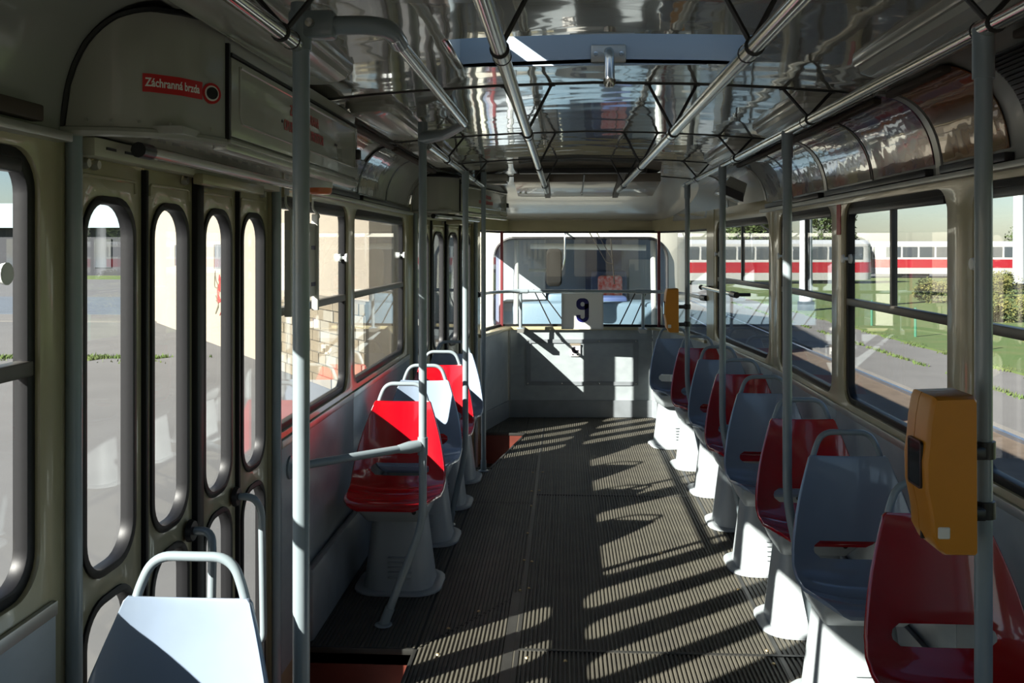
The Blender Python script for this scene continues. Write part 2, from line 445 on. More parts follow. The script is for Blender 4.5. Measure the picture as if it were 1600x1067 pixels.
# ------------------------------------------------------------------ walls with window openings
def hole(a0, a1, z0=SILL, z1=HEAD, r=0.085): return rr(a0, z0, a1, z1, r)
LW_NEAR = [(-2.13, -0.98), (-0.78, 0.37), (0.69, 1.838)]
LW_FAR = [(3.385, 4.53), (4.67, 6.16)]
RW = [(-2.2, -1.05), (-0.85, 0.30), (0.49, 1.64), (1.83, 2.98), (3.17, 4.32), (4.51, 5.60)]
RWD = (0.10, 1.55)
T = 0.045
wl = MB()
wl.plate(rect(-3.3, -0.35, 1.915, 1.90), [hole(*w) for w in LW_NEAR], FL, 0, T)
wl.plate(rect(3.365, -0.35, 6.31, 1.90), [hole(*w) for w in LW_FAR], FL, 0, T)
wl.plate(rect(1.90, 1.83, 3.40, 1.90), [], FL, 0, T)
wl.plate(rect(1.90, -0.35, 3.40, -0.24), [], FL, 0, T)
wl.plate(rect(0, -0.35, 0.12, 1.90), [], FLD, 0, T); wl.plate(rect(1.52, -0.35, 1.70, 1.90), [], FLD, 0, T)
wl.plate(rect(0.12, 1.83, 1.52, 1.90), [], FLD, 0, T); wl.plate(rect(0.12, -0.35, 1.52, -0.24), [], FLD, 0, T)
wall_left = struct(wl.build('wall_left', 'cream', bevel=0.008), 'cream painted tram side wall with door openings', 'wall')
wr = MB()
wr.plate(rect(-3.3, -0.35, 5.76, 1.90), [hole(*w) for w in RW], FR, 0, T)
wr.plate(rect(0, -0.35, 1.86, 1.90), [hole(*RWD, r=0.10)], FRD, 0, T)
wall_right = struct(wr.build('wall_right', 'cream', bevel=0.008), 'cream painted tram side wall behind the long seat row', 'wall')
# laminate lower cladding
def cladding(parent, fr, spans, top=0.845):
    for a, b in spans:
        MB().plate(rect(a+0.002, 0.0, b-0.002, top), [], fr, -0.010, -0.001).build('laminate_panel', 'laminate', parent, bevel=0.002)
        MB().plate(rect(a, top, b, top+0.03), [], fr, -0.014, -0.001).build('sill_trim', 'alu', parent, bevel=0.003)
cladding(wall_left, FL, [(-3.2, -0.88), (-0.88, 0.47), (0.47, 1.88)], 0.835)
cladding(wall_left, FL, [(3.42, 4.60), (4.60, 6.28)])
cladding(wall_right, FR, [(-3.2, -0.95), (-0.95, 0.40), (0.40, 1.73), (1.73, 3.07), (3.07, 4.41), (4.41, 5.75)])
cladding(wall_right, FRD, [(0, 1.82)])
# heater duct along the foot of the walls
MB().rbox((-1.158, 3.70, 0.0), (-1.115, 6.2, 0.30), 0.02).build('heater_duct', 'laminate_dark', wall_left)
MB().rbox((1.132, -3.0, 0.0), (1.158, 5.7, 0.22), 0.02).build('heater_duct', 'laminate_dark', wall_right)

WN = [0]
def window(fr, a0, a1, label, divider=True, knob_end=0, r=0.085, split=True, knob_in=0.035):
    WN[0] += 1
    g = MB().plate(rr(a0-0.002, SILL-0.002, a1+0.002, HEAD+0.002, r), [rr(a0+0.026, SILL+0.026, a1-0.026, HEAD-0.026, r-0.02)], fr, 0.012, 0.044)
    w = struct(g.build('window_%d' % WN[0], 'rubber', bevel=0.006), label, 'window')
    ib = 0.022
    if split:
        MB().plate(rr(a0+ib, SILL+ib, a1-ib, BELT, 0.055), [], fr, 0.026, 0.030).build('window_pane', 'window_glass', w)
        if divider:
            m = (a0+a1)/2
            MB().plate(rr(a0+ib, BELT, m, HEAD-ib, 0.03), [], fr, 0.020, 0.024).build('sliding_pane', 'window_glass', w)
            MB().plate(rr(m-0.01, BELT, a1-ib, HEAD-ib, 0.03), [], fr, 0.030, 0.034).build('sliding_pane', 'window_glass', w)
            MB().plate(rect(m-0.011, BELT, m+0.011, HEAD-ib), [], fr, 0.014, 0.036).build('pane_divider', 'black_plastic', w)
        else:
            MB().plate(rr(a0+ib, BELT, a1-ib, HEAD-ib, 0.055), [], fr, 0.024, 0.028).build('window_pane', 'window_glass', w)
        MB().plate(rect(a0+0.01, BELT-0.016, a1-0.01, BELT+0.016), [], fr, 0.008, 0.042).build('window_rail', 'rail_dark', w, bevel=0.004)
        MB().plate(rect(a0+0.05, HEAD-0.05, a1-0.05, HEAD-0.022), [], fr, 0.008, 0.036).build('window_head_rail', 'black_plastic', w, bevel=0.004)
    else:
        MB().plate(rr(a0+ib, SILL+ib, a1-ib, HEAD-ib, r-0.02), [], fr, 0.026, 0.030).build('window_pane', 'window_glass', w)
    if knob_end:
        a = a1-knob_in if knob_end > 0 else a0+knob_in
        p = fr(a, 1.55, 0.010)
        k = MB().lathe([(0.0, -0.03), (0.018, -0.028), (0.020, -0.02), (0.008, -0.016), (0.008, 0.0), (0.02, 0.004), (0.022, 0.014), (0.0, 0.016)], p, 14, 'x')
        k.build('window_knob', 'white_plastic', w)
    return w
window(FL, *LW_NEAR[0], 'tram side window out of view ahead of the near cream wall')
window(FL, *LW_NEAR[1], 'tram side window just out of view on the door side')
window(FL, *LW_NEAR[2], 'tram window beside the pale seat and the nearer door', divider=True, knob_end=1, knob_in=0.12)
window(FL, *LW_FAR[0], 'tram window with the hanging route board', divider=False, knob_end=1)
window(FL, *LW_FAR[1], 'tram window between the route board and the rear door', divider=False, knob_end=1)
window(FR, *RW[0], 'tram window far ahead on the long seat side')
window(FR, *RW[1], 'tram window ahead on the long seat side')
window(FR, *RW[2], 'tram window beside the camera on the long seat side')
window(FR, *RW[3], 'tram window behind the nearer yellow ticket machine', knob_end=1)
window(FR, *RW[4], 'tram window with a full view of the parked red and white tram', knob_end=1)
window(FR, *RW[5], 'tram window showing the thick pale mast outside', knob_end=1)
window(FRD, *RWD, 'tram window beside the short handrail near the rear corner', knob_end=1, r=0.10)

# ------------------------------------------------------------------ ceiling
COVE = []
for k in range(17):
    t = R(90*k/16)      # superellipse from the wall top round to the ceiling edge
    COVE.append((0.96 + 0.21*abs(math.cos(t))**0.85, 1.84 + 0.288*abs(math.sin(t))**0.92))
PROF = COVE + [(0.85, 2.140), (0.63, 2.157), (0.35, 2.172), (0.0, 2.18)]
def sec(x):
    x = abs(x)
    if x >= 1.17: return 1.84
    for (x0, z0), (x1, z1) in zip(PROF, PROF[1:]):
        if x1 <= x <= x0: return z0 + (z1-z0)*(x0-x)/(x0-x1)
    return 2.18
RIBS = [-3.3, -2.21, -0.84, 0.53, 1.90, 3.27, 4.64, 6.0, 7.3]
HX0, HX1, HY0, HY1 = -0.43, 0.46, 2.52, 2.92
ceiling = thing('ceiling', 'shiny arched sheet metal tram ceiling in riveted bays', 'ceiling'); ceiling['kind'] = 'structure'
XS = sorted(set([round(x, 4) for x in lin(-0.96, 0.96, 33)] + [HX0, HX1]))
def csurf(x, y): 
    return Vector((x, y, sec(x))), Vector((0, 0, 1))
for a, b in zip(RIBS, RIBS[1:]):
    ys = sorted(set(lin(a+0.004, b-0.004, 6) + ([HY0, HY1] if a < HY0 < b else [])))
    hl = (lambda i, j: HX0-1e-6 <= XS[i] and XS[i+1] <= HX1+1e-6 and HY0-1e-6 <= ys[j] and ys[j+1] <= HY1+1e-6) if a < HY0 < b else None
    MB().solid(csurf, XS, ys, 0.012, hl).build('ceiling_panel', 'ceiling_sheet', ceiling)
for y in RIBS[1:]:
    MB().solid(lambda x, v: (Vector((x, v, sec(x)-0.004)), Vector((0, 0, 1))), XS, [y-0.007, y+0.007], 0.012).build('ceiling_rib', 'seam_black', ceiling)
# coves
def cove_pt(s, t):
    # t 0..1 along the arc from wall to ceiling
    pts = COVE
    i = min(15, int(t*16)); f = t*16 - i
    return s*(pts[i][0]*(1-f)+pts[i+1][0]*f), pts[i][1]*(1-f)+pts[i+1][1]*f
def cove(s, y0, y1, name, m, parent, inset=0.0, th=0.006, t0=0.0, t1=1.0):
    def fn(t, y):
        x, z = cove_pt(s, t); nn = Vector((s*0.5, 0, 0.86)).normalized()
        return Vector((x - s*inset*0.6, y, z - inset*0.8)), nn
    return MB().solid(fn, lin(t0, t1, 17), lin(y0, y1, 4), th).build(name, m, parent)
def cshift(y):
    return 0.0
cove(-1, -3.3, 1.93, 'cove_panel', 'ceiling_white', ceiling); cove(-1, 3.5, 6.35, 'cove_panel', 'ceiling_white', ceiling); cove(-1, 1.93, 3.5, 'cove_panel', 'ceiling_white', ceiling, inset=-0.03)
cove(1, -3.3, 2.35, 'cove_panel', 'ceiling_white', ceiling); cove(1, 2.35, 6.9, 'cove_panel', 'ceiling_white', ceiling)
for y in (3.22, 4.58, 5.92):
    cove(1, y-0.022, y+0.022, 'cove_rib', 'alu', ceiling, inset=0.012, th=0.01)
for y in (3.9, 5.25):
    cove(1, y-0.005, y+0.005, 'cove_rib', 'black_plastic', ceiling, inset=0.010, th=0.008)
for y in (4.70, 5.45):
    cove(-1, y-0.007, y+0.007, 'cove_rib', 'black_plastic', ceiling, inset=0.010, th=0.008)
# ledge under the cove and dark clamping strips
MB().box((1.135, -3.2, 1.822), (1.172, 6.0, 1.842)).build('cove_ledge', 'alu', ceiling, bevel=0.003)
MB().box((-1.172, 3.52, 1.822), (-1.135, 6.3, 1.842)).build('cove_ledge', 'alu', ceiling, bevel=0.003)
MB().box((-1.172, -3.2, 1.822), (-1.135, 1.90, 1.842)).build('cove_ledge', 'alu', ceiling, bevel=0.003)
def strip(s, y0, y1):
    MB().rbox((min(s*0.965, s*0.995), y0, 2.098), (max(s*0.965, s*0.995), y1, 2.118), 0.004).build('cove_clamp', 'strip_brown', ceiling)
    x, z = cove_pt(s, 0.05)
    MB().rbox((min(x, x-s*0.03), y0, 1.845), (max(x, x-s*0.03), y1, 1.872), 0.004).build('cove_clamp', 'black_plastic', ceiling)
for y0, y1 in ((2.70, 3.16), (3.28, 4.52), (4.64, 5.86)): strip(1, y0, y1)
for y0, y1 in ((3.55, 4.66), (4.74, 6.2)): strip(-1, y0, y1)
MB().rbox((-1.168, -1.5, 1.852), (-1.140, 1.80, 1.885), 0.004).build('cove_clamp', 'strip_brown', ceiling)
MB().rbox((0.965, -1.0, 2.098), (0.995, 2.28, 2.118), 0.004).build('cove_clamp', 'strip_brown', ceiling)
# advertising sheets behind the curved cove glazing
def advert(s, y0, y1, m, label, t0=0.10, t1=0.95):
    o = cove(s, y0, y1, 'advert_sheet', m, None, inset=0.010, th=0.004, t0=t0, t1=t1)
    tag(o, label, 'poster', 'advertising sheets in the coves')
advert(1, 2.72, 3.18, 'poster_brown', 'brown and orange curved advert sheet above the nearer ticket machine window')
advert(1, 3.26, 3.88, 'poster_blue', 'dark blue glossy advert sheet in the cove, next to the brown one')
advert(1, 3.92, 4.54, 'poster_red', 'red and olive glossy advert sheet in the middle of the cove')
advert(1, 4.62, 5.23, 'poster_red', 'reddish advert sheet in the cove before the loudspeaker')
advert(1, 5.27, 5.88, 'poster_pale', 'pale advert sheet in the cove, next to the loudspeaker')
advert(1, -0.6, 2.27, 'poster_brown', 'brown advert sheet beside the black cove vent, at the picture edge')
advert(-1, 4.0, 4.45, 'poster_orange', 'orange and dark green advert sheet beside the door cover', 0.5, 0.95)
advert(-1, 4.0, 4.68, 'poster_pale', 'pale grey advert sheet above the route board window', 0.10, 0.48)
advert(-1, 4.72, 5.43, 'poster_pale', 'silvery advert sheet in the middle of the door side cove')
advert(-1, 5.47, 6.18, 'poster_pale', 'plain pale advert sheet closest to the rear door cover')

# hatch in the roof
hatch = thing('roof_hatch', 'blue grey roof ventilation hatch with a hanging lever', 'hatch', (0, 2.7, 2.18)); 
hz = 2.34
hb = MB()
hb.box((HX0-0.012, HY0-0.012, 2.172), (HX0, HY1+0.012, hz)); hb.box((HX1, HY0-0.012, 2.172), (HX1+0.012, HY1+0.012, hz))
hb.box((HX0, HY0-0.012, 2.178), (HX1, HY0, hz)); hb.box((HX0, HY1, 2.172), (HX1, HY1+0.012, hz))
hb.build('hatch_frame', 'hatch_blue', hatch)
MB().rbox((HX0-0.06, HY0-0.06, 2.425), (HX1+0.06, HY1+0.06, 2.455), 0.01).build('hatch_lid', 'hatch_blue', hatch)
for x in (HX0, HX1):
    MB().rbox((x-0.01, HY0, 2.165), (x+0.012, HY1, 2.172), 0.003).build('hatch_hinge', 'steel', hatch)
cxh = 0.035
MB().rbox((cxh-0.055, HY1-0.012, 2.178), (cxh+0.055, HY1-0.001, 2.235), 0.008).build('lever_bracket', 'alu', hatch)
lv = MB().tube(fillet([(cxh, HY1-0.01, 2.21), (cxh, HY1-0.06, 2.20), (cxh, HY1-0.075, 2.10)], 0.03), 0.016, 14)
lv.lathe([(0.0, 2.088), (0.012, 2.09), (0.0185, 2.10), (0.0185, 2.115)], (cxh, HY1-0.075, 0), 14)
lv.build('hatch_lever', 'steel', hatch)
for dx in (-0.04, 0.04):
    MB().lathe([(0.0, -0.016), (0.007, -0.015), (0.008, -0.011)], (cxh+dx, HY1, 2.205), 10, 'y').build('bracket_screw', 'steel', hatch)
# outer roof skin
def rsurf(x, y): return Vector((x, y, 2.34 - 0.10*(abs(x)/1.25)**2 - 0.36*max(0, (abs(x)-0.85)/0.40)**2)), Vector((0, 0, 1))
XR = sorted(set(lin(-1.25, 1.25, 29) + [HX0, HX1])); YR = [-3.4, 0, HY0, HY1, 5, 7.4, 8.2, 8.95]
MB().solid(rsurf, XR, YR, 0.012, lambda i, j: HX0-1e-6 <= XR[i] and XR[i+1] <= HX1+1e-6 and YR[j] == HY0).build('roof_skin', 'tram_roof', ceiling)

# rear ceiling sloping down to the rear window
def rear_x(y, s):
    if s > 0: 
        pts = [(5.75, 1.17), (7.6, 1.05), (8.2, 0.96), (8.62, 0.84), (8.80, 0.70)]
    else:
        pts = [(6.3, 1.17), (7.95, 0.835), (8.35, 0.78), (8.65, 0.72), (8.80, 0.66)]
    if y <= pts[0][0]: return s*pts[0][1]
    for (y0, x0), (y1, x1) in zip(pts, pts[1:]):
        if y0 <= y <= y1: return s*(x0 + (x1-x0)*(y-y0)/(y1-y0))
    return s*pts[-1][1]
def rearc(u, y):
    k = max(0.0, min(1.0, (y-7.3)/1.5)); k = k*k*(3-2*k)*0.55 + k*0.45
    s = 1 if u > 0 else -1
    xm = abs(rear_x(y, s)) + 0.005
    w0 = 0.98 if y < 7.31 else xm
    xx = u * (0.96*(1-min(1, (y-7.3)/0.25)) + xm*min(1, (y-7.3)/0.25)) if y >= 7.3 else u*0.96
    zz = sec(u*0.96)*(1-k) + (1.86 - 0.01*u*u)*k
    return Vector((xx, y, zz)), Vector((0, 0, 1))
MB().solid(rearc, lin(-1, 1, 33), lin(7.304, 8.80, 13), 0.012).build('rear_ceiling_panel', 'ceiling_white', ceiling)
def sidec(s):
    def fn(t, y):
        x, z = cove_pt(s, t); sh = (HW - abs(rear_x(y, s)))
        return Vector((x - s*sh*(1-0.35*t), y, z)), Vector((s*0.5, 0, 0.86))
    return fn
MB().solid(sidec(1), lin(0, 1, 13), lin(6.9, 8.5, 11), 0.01).build('cove_panel', 'ceiling_white', ceiling)
MB().solid(sidec(-1), lin(0, 1, 13), lin(6.35, 8.5, 11), 0.01).build('cove_panel', 'ceiling_white', ceiling)

# ------------------------------------------------------------------ rear end
RB = [(-0.835, 7.95), (-0.63, 8.76), (0.72, 8.82), (0.86, 8.60), (0.97, 8.16), (1.05, 7.60)]
wall_rear = thing('wall_rear', 'marbled grey laminate panel wall under the rear window', 'wall'); wall_rear['kind'] = 'structure'
def seg_frame(a, b):
    a = Vector((*a, 0)); b = Vector((*b, 0)); d = (b-a).normalized()
    return frame(a, d, (-d.y, d.x, 0)), (b-a).length
for i, (a, b) in enumerate(zip(RB, RB[1:])):
    f, L = seg_frame(a, b)
    MB().plate(rect(0, -0.3, L, 0.825), [], f, 0.004, 0.06).build('rear_panel', 'laminate', wall_rear)
    MB().plate(rect(0, 0.0, L, 0.16), [], f, -0.008, 0.003).build('kick_board', 'laminate_dark', wall_rear)
    MB().plate(rect(0, 1.755, L, 1.90), [], f, 0.0, 0.06).build('window_header', 'cream', wall_rear)
    MB().plate(rect(-0.01, 0.825, L+0.01, 0.855), [], f, -0.03, 0.07).build('window_ledge', 'cream', wall_rear, bevel=0.006)
f0, L0 = seg_frame(RB[0], RB[1])
MB().plate(rect(L0-0.02, 0.0, L0+0.01, 0.83), [], f0, -0.012, 0.0).build('corner_strip', 'alu', wall_rear, bevel=0.002)
f1, L1 = seg_frame(RB[1], RB[2])
fx0, fx1, fz0, fz1 = 0.16, 1.22, 0.30, 0.735
MB().plate(rect(fx0, fz0, fx1, fz1), [rect(fx0+0.045, fz0+0.035, fx1-0.045, fz1-0.035)], f1, -0.006, 0.003).build('hatch_border', 'laminate_dark', wall_rear)
for x, z in ((fx0+0.02, fz0+0.018), (fx1-0.02, fz0+0.018), (fx0+0.02, fz1-0.018), (fx1-0.02, fz1-0.018), (0.50, fz1-0.018), (0.85, fz1-0.018), (0.50, fz0+0.018), (0.85, fz0+0.018)):
    MB().lathe([(0.0, -0.011), (0.006, -0.010), (0.008, -0.006)], f1(x, z, 0), 8, 'y').build('panel_screw', 'steel', wall_rear)
# pram sticker
pf = f1(0.625, 0.635, -0.008)
ps = thing('pram_sticker', 'small white pram pictogram sticker on the rear panel', 'sticker', pf)
MB().rbox((pf.x-0.05, pf.y-0.002, pf.z-0.06), (pf.x+0.05, pf.y+0.004, pf.z+0.06), 0.002, 1).build('sticker_sheet', 'sticker_white', ps)
MB().box((pf.x-0.05, pf.y-0.004, pf.z+0.04), (pf.x+0.05, pf.y-0.001, pf.z+0.062)).build('sticker_band', 'wood_brown', ps)
FS = frame(pf + Vector((0, -0.003, 0)), (1, 0, 0), (0, -1, 0))
arc = [(0.034*math.cos(R(t)), 0.034*math.sin(R(t))) for t in range(90, 361, 15)] + [(0.0, 0.0)]
arc = [(-x, z) if False else (x, z) for x, z in arc]
MB().plate(arc, [], FS, 0, 0.0012).build('pram_body', 'ink_black', ps)
for dx in (-0.022, 0.02):
    MB().plate([(dx+0.008*math.cos(R(t)), -0.044+0.008*math.sin(R(t))) for t in range(0, 360, 30)], [], FS, 0, 0.0012).build('pram_wheel', 'ink_black', ps)
# rear glazing
def seg_window(pts, label):
    WN[0] += 1
    o = thing('window_%d' % WN[0], label, 'window', (pts[0][0], pts[0][1], 0.855)); o['kind'] = 'structure'
    for a, b in zip(pts, pts[1:]):
        f, L = seg_frame(a, b)
        MB().plate(rect(0, 0.855, L, 1.755), [], f, 0.02, 0.025).build('window_pane', 'windshield_glass' if False else 'window_glass', o)
        MB().plate(rect(-0.002, 0.85, L+0.002, 0.876), [], f, 0.008, 0.036).build('window_gasket', 'rubber', o)
        MB().plate(rect(-0.002, 1.738, L+0.002, 1.762), [], f, 0.008, 0.036).build('window_gasket', 'rubber', o)
    return o
seg_window([(-0.835, 7.95), (-0.80, 8.35), (-0.70, 8.76)], 'curved rear corner window beside the rear door')
seg_window([(-0.70, 8.76), (-0.3, 8.80), (0.10, 8.80), (0.78, 8.78)], 'wide rear window with the following tram behind it')
seg_window([(0.78, 8.78), (0.90, 8.53), (0.98, 8.16), (1.05, 7.60)], 'curved rear corner window behind the farther ticket machine')
for x, y in ((-0.70, 8.76), (0.78, 8.78)):
    struct(MB().rbox((x-0.014, y-0.004, 0.85), (x+0.014, y+0.05, 1.76), 0.004).build('trim_%d' % (1 if x < 0 else 2), 'maroon'), 'slim maroon bar at the %s edge of the rear window' % ('door side' if x < 0 else 'seat side'), 'window bar')
MB().plate(rect(1.60, 0.0, 1.86, 1.90), [], FRD, -0.004, 0.02).build('corner_post', 'cream', wall_right)

# front bulkhead, behind the viewer
fb = MB(); FF = frame((-1.2, -3.3, 0), (1, 0, 0), (0, -1, 0))
fb.plate(rect(0, -0.3, 2.4, 2.3), [rr(0.2, 0.95, 1.1, 1.8, 0.06), rr(1.3, 0.95, 2.2, 1.8, 0.06)], FF, 0, 0.06)
struct(fb.build('wall_front', 'cream'), 'cream bulkhead to the driver cab, behind the viewer', 'wall')

# ------------------------------------------------------------------ folding doors
def door(n, fr, edges, gap, label):
    d = thing('door_%d' % n, label, 'door', fr(edges[0][0], WZ, 0)); d['kind'] = 'structure'
    for i, (a, b) in enumerate(edges):
        up = rr(a+0.050, 0.840, b-0.050, 1.71, 0.085); lo_ = rr(a+0.050, -0.10, b-0.050, 0.77, 0.085)
        leaf = MB().plate(rect(a, WZ+0.01, b, 1.815), [up, lo_], fr, 0.015, 0.042).build('door_leaf', 'door_cream', d, bevel=0.005)
        for (z0, z1) in ((0.840, 1.71), (-0.10, 0.77)):
            MB().plate(rr(a+0.038, z0-0.012, b-0.038, z1+0.012, 0.097), [rr(a+0.057, z0+0.007, b-0.057, z1-0.007, 0.079)], fr, 0.009, 0.043).build('window_gasket', 'rubber', leaf, bevel=0.004)
            MB().plate(rr(a+0.055, z0+0.005, b-0.055, z1-0.005, 0.08), [], fr, 0.026, 0.030).build('window_pane', 'window_glass', leaf)
        # pressed bead above the window and vertical edge beads
        MB().tube(fillet([fr(a+0.035, 1.735, 0.014), fr(a+0.035, 1.765, 0.014), fr(b-0.035, 1.765, 0.014), fr(b-0.035, 1.735, 0.014)], 0.02), 0.004, 6).build('pressed_bead', 'door_cream', leaf)
        MB().plate(rect(a-0.006, WZ+0.02, a+0.010, 1.80), [], fr, 0.004, 0.05).build('edge_rubber', 'rubber', leaf, bevel=0.003)
        for k in (0.04, 0.085) if i in (0, 2) else (0.24,):
            MB().lathe([(0.0, 0.012), (0.010, 0.012), (0.013, 0.004), (0.013, -0.004)], fr(a+k, 1.79, 0.008), 8, 'x').build('hinge_bolt', 'alu', leaf)
    a, b = gap
    MB().plate(rect(a-0.012, WZ+0.02, b+0.012, 1.81), [], fr, -0.004, 0.05).build('centre_seal', 'rubber', d, bevel=0.008)
    return d
def door_handle(d, fr, a, leaf_i, flip=1):
    leaf = [o for o in bpy.data.objects if o.parent == d and o.name.startswith('door_leaf')][leaf_i]
    pts = fillet([fr(a, 0.79, 0.0), fr(a, 0.79, -0.06), fr(a+0.03*flip, 0.74, -0.075), fr(a+0.05*flip, 0.30, -0.075), fr(a+0.05*flip, 0.28, 0.0)], 0.03)
    MB().tube(pts, 0.012, 10).build('door_handle', 'pole_paint', leaf)
    MB().lathe([(0.0, 0.012), (0.028, 0.010), (0.032, 0.0), (0.032, -0.005)], fr(a, 0.79, 0.0), 14, 'x').build('handle_rose', 'black_plastic', leaf)
d1 = door(1, FL, [(1.985, 2.322), (2.332, 2.655), (2.682, 3.0), (3.012, 3.335)], (2.655, 2.682), 'cream four leaf folding door with tall rounded windows, nearer one')
door_handle(d1, FL, 2.965, 2); door_handle(d1, FL, 2.60, 1, -1)
d2 = door(2, FLD, [(0.15, 0.478), (0.488, 0.81), (0.836, 1.158), (1.168, 1.49)], (0.81, 0.836), 'cream four leaf folding door at the rear of the tram')
for fr, a, b in ((FL, 1.905, 1.983), (FL, 3.337, 3.37), (FLD, 0.08, 0.148), (FLD, 1.492, 1.54)):
    MB().plate(rect(a, WZ, b, 1.84), [], fr, 0.002, 0.06).build('door_jamb', 'door_cream', wall_left)
for n, (fr, a) in enumerate(((FL, 1.945), (FL, 3.352), (FLD, 0.10), (FLD, 1.53))):
    p = [fr(a, WZ, -0.012), fr(a, 1.85, -0.012)]
    struct(MB().tube(p, 0.0175, 14).build('trim_%d' % (n+3), 'pole_paint'), ['grey rounded door post beside the pale seat, full height', 'grey rounded door post before the route board window', 'grey rounded post at the front edge of the rear door', 'grey rounded post at the rear corner by the rear door'][n], 'door post')

# ------------------------------------------------------------------ covers over the door mechanism
ZB = 1.853
def cover(fr, a0, a1, depth, label, rear=False):
    o = thing('door_mechanism_cover', label, 'cover', fr(a0, ZB, 0), 'covers over the folding doors')
    # plan of the near cap: from the wall curving to the aisle side
    plan = [(0.0, 0.0), (0.05, 0.006), (0.11, 0.02), (0.17, 0.05), (0.215, 0.10), (0.245, 0.17), (depth, 0.235)]
    fine = []
    for i in range(len(plan)-1):
        for k in range(4):
            t = k/4; fine.append((plan[i][0]*(1-t)+plan[i+1][0]*t, plan[i][1]*(1-t)+plan[i+1][1]*t))
    fine.append(plan[-1])
    def top(p): return sec(p.x) - 0.004 if not rear else min(sec(p.x), 2.10)
    rows = lin(0, 1, 8)
    mb = MB(); n = len(fine)
    pts = []
    for t in rows:
        for w, da in fine:
            p = fr(a0+da, 0, -w - 0.001); zt = max(top(p), ZB+0.004)
            pts.append(Vector((p.x, p.y, ZB + (zt-ZB)*t)))
    fs = [(j*n+i, j*n+i+1, (j+1)*n+i+1, (j+1)*n+i) for j in range(len(rows)-1) for i in range(n-1)]
    mb.add(pts, fs).build('end_cap', 'cover_grey', o)
    # dark sealing bead where the cap meets the ceiling
    seal = [fr(a0+da, 0, -w) for w, da in fine]
    MB().tube([Vector((p.x, p.y-0.004, max(top(p), ZB+0.004)-0.002)) for p in seal], 0.007, 6).build('cap_seal', 'rubber', o)
    MB().tube([Vector((p.x, p.y-0.004, ZB-0.004)) for p in seal] , 0.011, 8).build('cap_rim', 'cover_grey', o)
    # aisle face
    zt = 2.085
    MB().plate(rect(a0+0.235, ZB, a1, zt+0.02), [], fr, -depth, -depth+0.012).build('front_sheet', 'cover_grey', o)
    lid = MB().plate(rect(a0+0.25, ZB+0.012, a1-0.012, zt-0.03), [], fr, -depth-0.012, -depth-0.001).build('cover_lid', 'cover_grey', o, bevel=0.004)
    bead = fillet([fr(a0+0.30, ZB+0.05, -depth-0.012), fr(a1-0.05, ZB+0.05, -depth-0.012), fr(a1-0.05, zt-0.045, -depth-0.012), fr(a0+0.30, zt-0.045, -depth-0.012)], 0.03)
    bead = bead[1:-1]
    MB().tube(fillet([fr(a0+0.30, zt-0.045, -depth-0.012), fr(a0+0.30, ZB+0.05, -depth-0.012), fr(a1-0.06, ZB+0.05, -depth-0.012), fr(a1-0.06, zt-0.045, -depth-0.012), fr(a0+0.31, zt-0.045, -depth-0.012)], 0.03), 0.004, 6).build('pressed_bead', 'cover_grey', lid)
    MB().plate(rect(a0+0.236, ZB, a0+0.247, zt), [], fr, -depth-0.010, -depth+0.002).build('lid_seal', 'rubber', o)
    MB().plate(rect(a0+0.25, zt-0.028, a1-0.01, zt-0.020), [], fr, -depth-0.013, -depth+0.002).build('lid_seal', 'rubber', o)
    MB().plate(rect(a0+0.235, ZB-0.022, a1+0.005, ZB), [], fr, -depth-0.006, -depth+0.03).build('lower_trim', 'alu', o, bevel=0.004)
    MB().plate(rect(a0+0.235, ZB-0.006, a1+0.005, ZB+0.004), [], fr, -depth-0.016, -depth+0.002).build('lower_trim', 'cover_grey', o, bevel=0.002)
    MB().plate(rect(0, ZB, depth, zt), [], (lambda u, v, w=0.0: fr(a1 - w, v, -u)), 0, 0.01).build('far_cap', 'cover_grey', o)
    MB().rbox(tuple(fr(a1-0.035, ZB+0.10, -depth)+Vector((-0.005, -0.014, -0.02))), tuple(fr(a1-0.035, ZB+0.10, -depth)+Vector((0.03, 0.014, 0.02))), 0.006).build('lid_lock', 'black_plastic', o)
    # underside: track with slots, white tube and lever
    track = MB().plate(rect(a0+0.07, ZB-0.050, a1-0.20, ZB-0.008), [], fr, -0.035, 0.01).build('door_track', 'track_cream', o, bevel=0.003)
    for k in range(14):
        a = a0+0.12+k*(a1-a0-0.45)/13
        MB().plate(rect(a, ZB-0.032, a+0.045, ZB-0.026), [], fr, -0.037, -0.030).build('track_slot', 'seam_black', track)
    MB().plate(rect(a0+0.05, ZB-0.004, a1-0.01, ZB+0.012), [], fr, -0.24, 0.01).build('under_sheet', 'cover_grey', o)
    MB().tube([fr(a0+0.18, ZB-0.03, -0.10), fr(a1-0.28, ZB-0.03, -0.10)], 0.015, 12).build('drive_shaft', 'cover_grey', o)
    MB().tube([fr(a0+0.14, ZB-0.03, -0.10), fr(a0+0.20, ZB-0.03, -0.10)], 0.018, 12).build('shaft_collar', 'black_plastic', o)
    MB().rbox(tuple(Vector(map(min, fr(a0+0.62, ZB-0.075, -0.03), fr(a1-0.45, ZB-0.045, -0.06)))), tuple(Vector(map(max, fr(a0+0.62, ZB-0.075, -0.03), fr(a1-0.45, ZB-0.045, -0.06)))), 0.004).build('door_arm', 'cream', o)
    return o
cov1 = cover(FL, 1.92, 3.52, 0.265, 'grey cover over the nearer door with the red emergency brake sticker')
cov2 = cover(FLD, 0.08, 1.60, 0.26, 'grey cover over the rear door with small red lettering', rear=True)
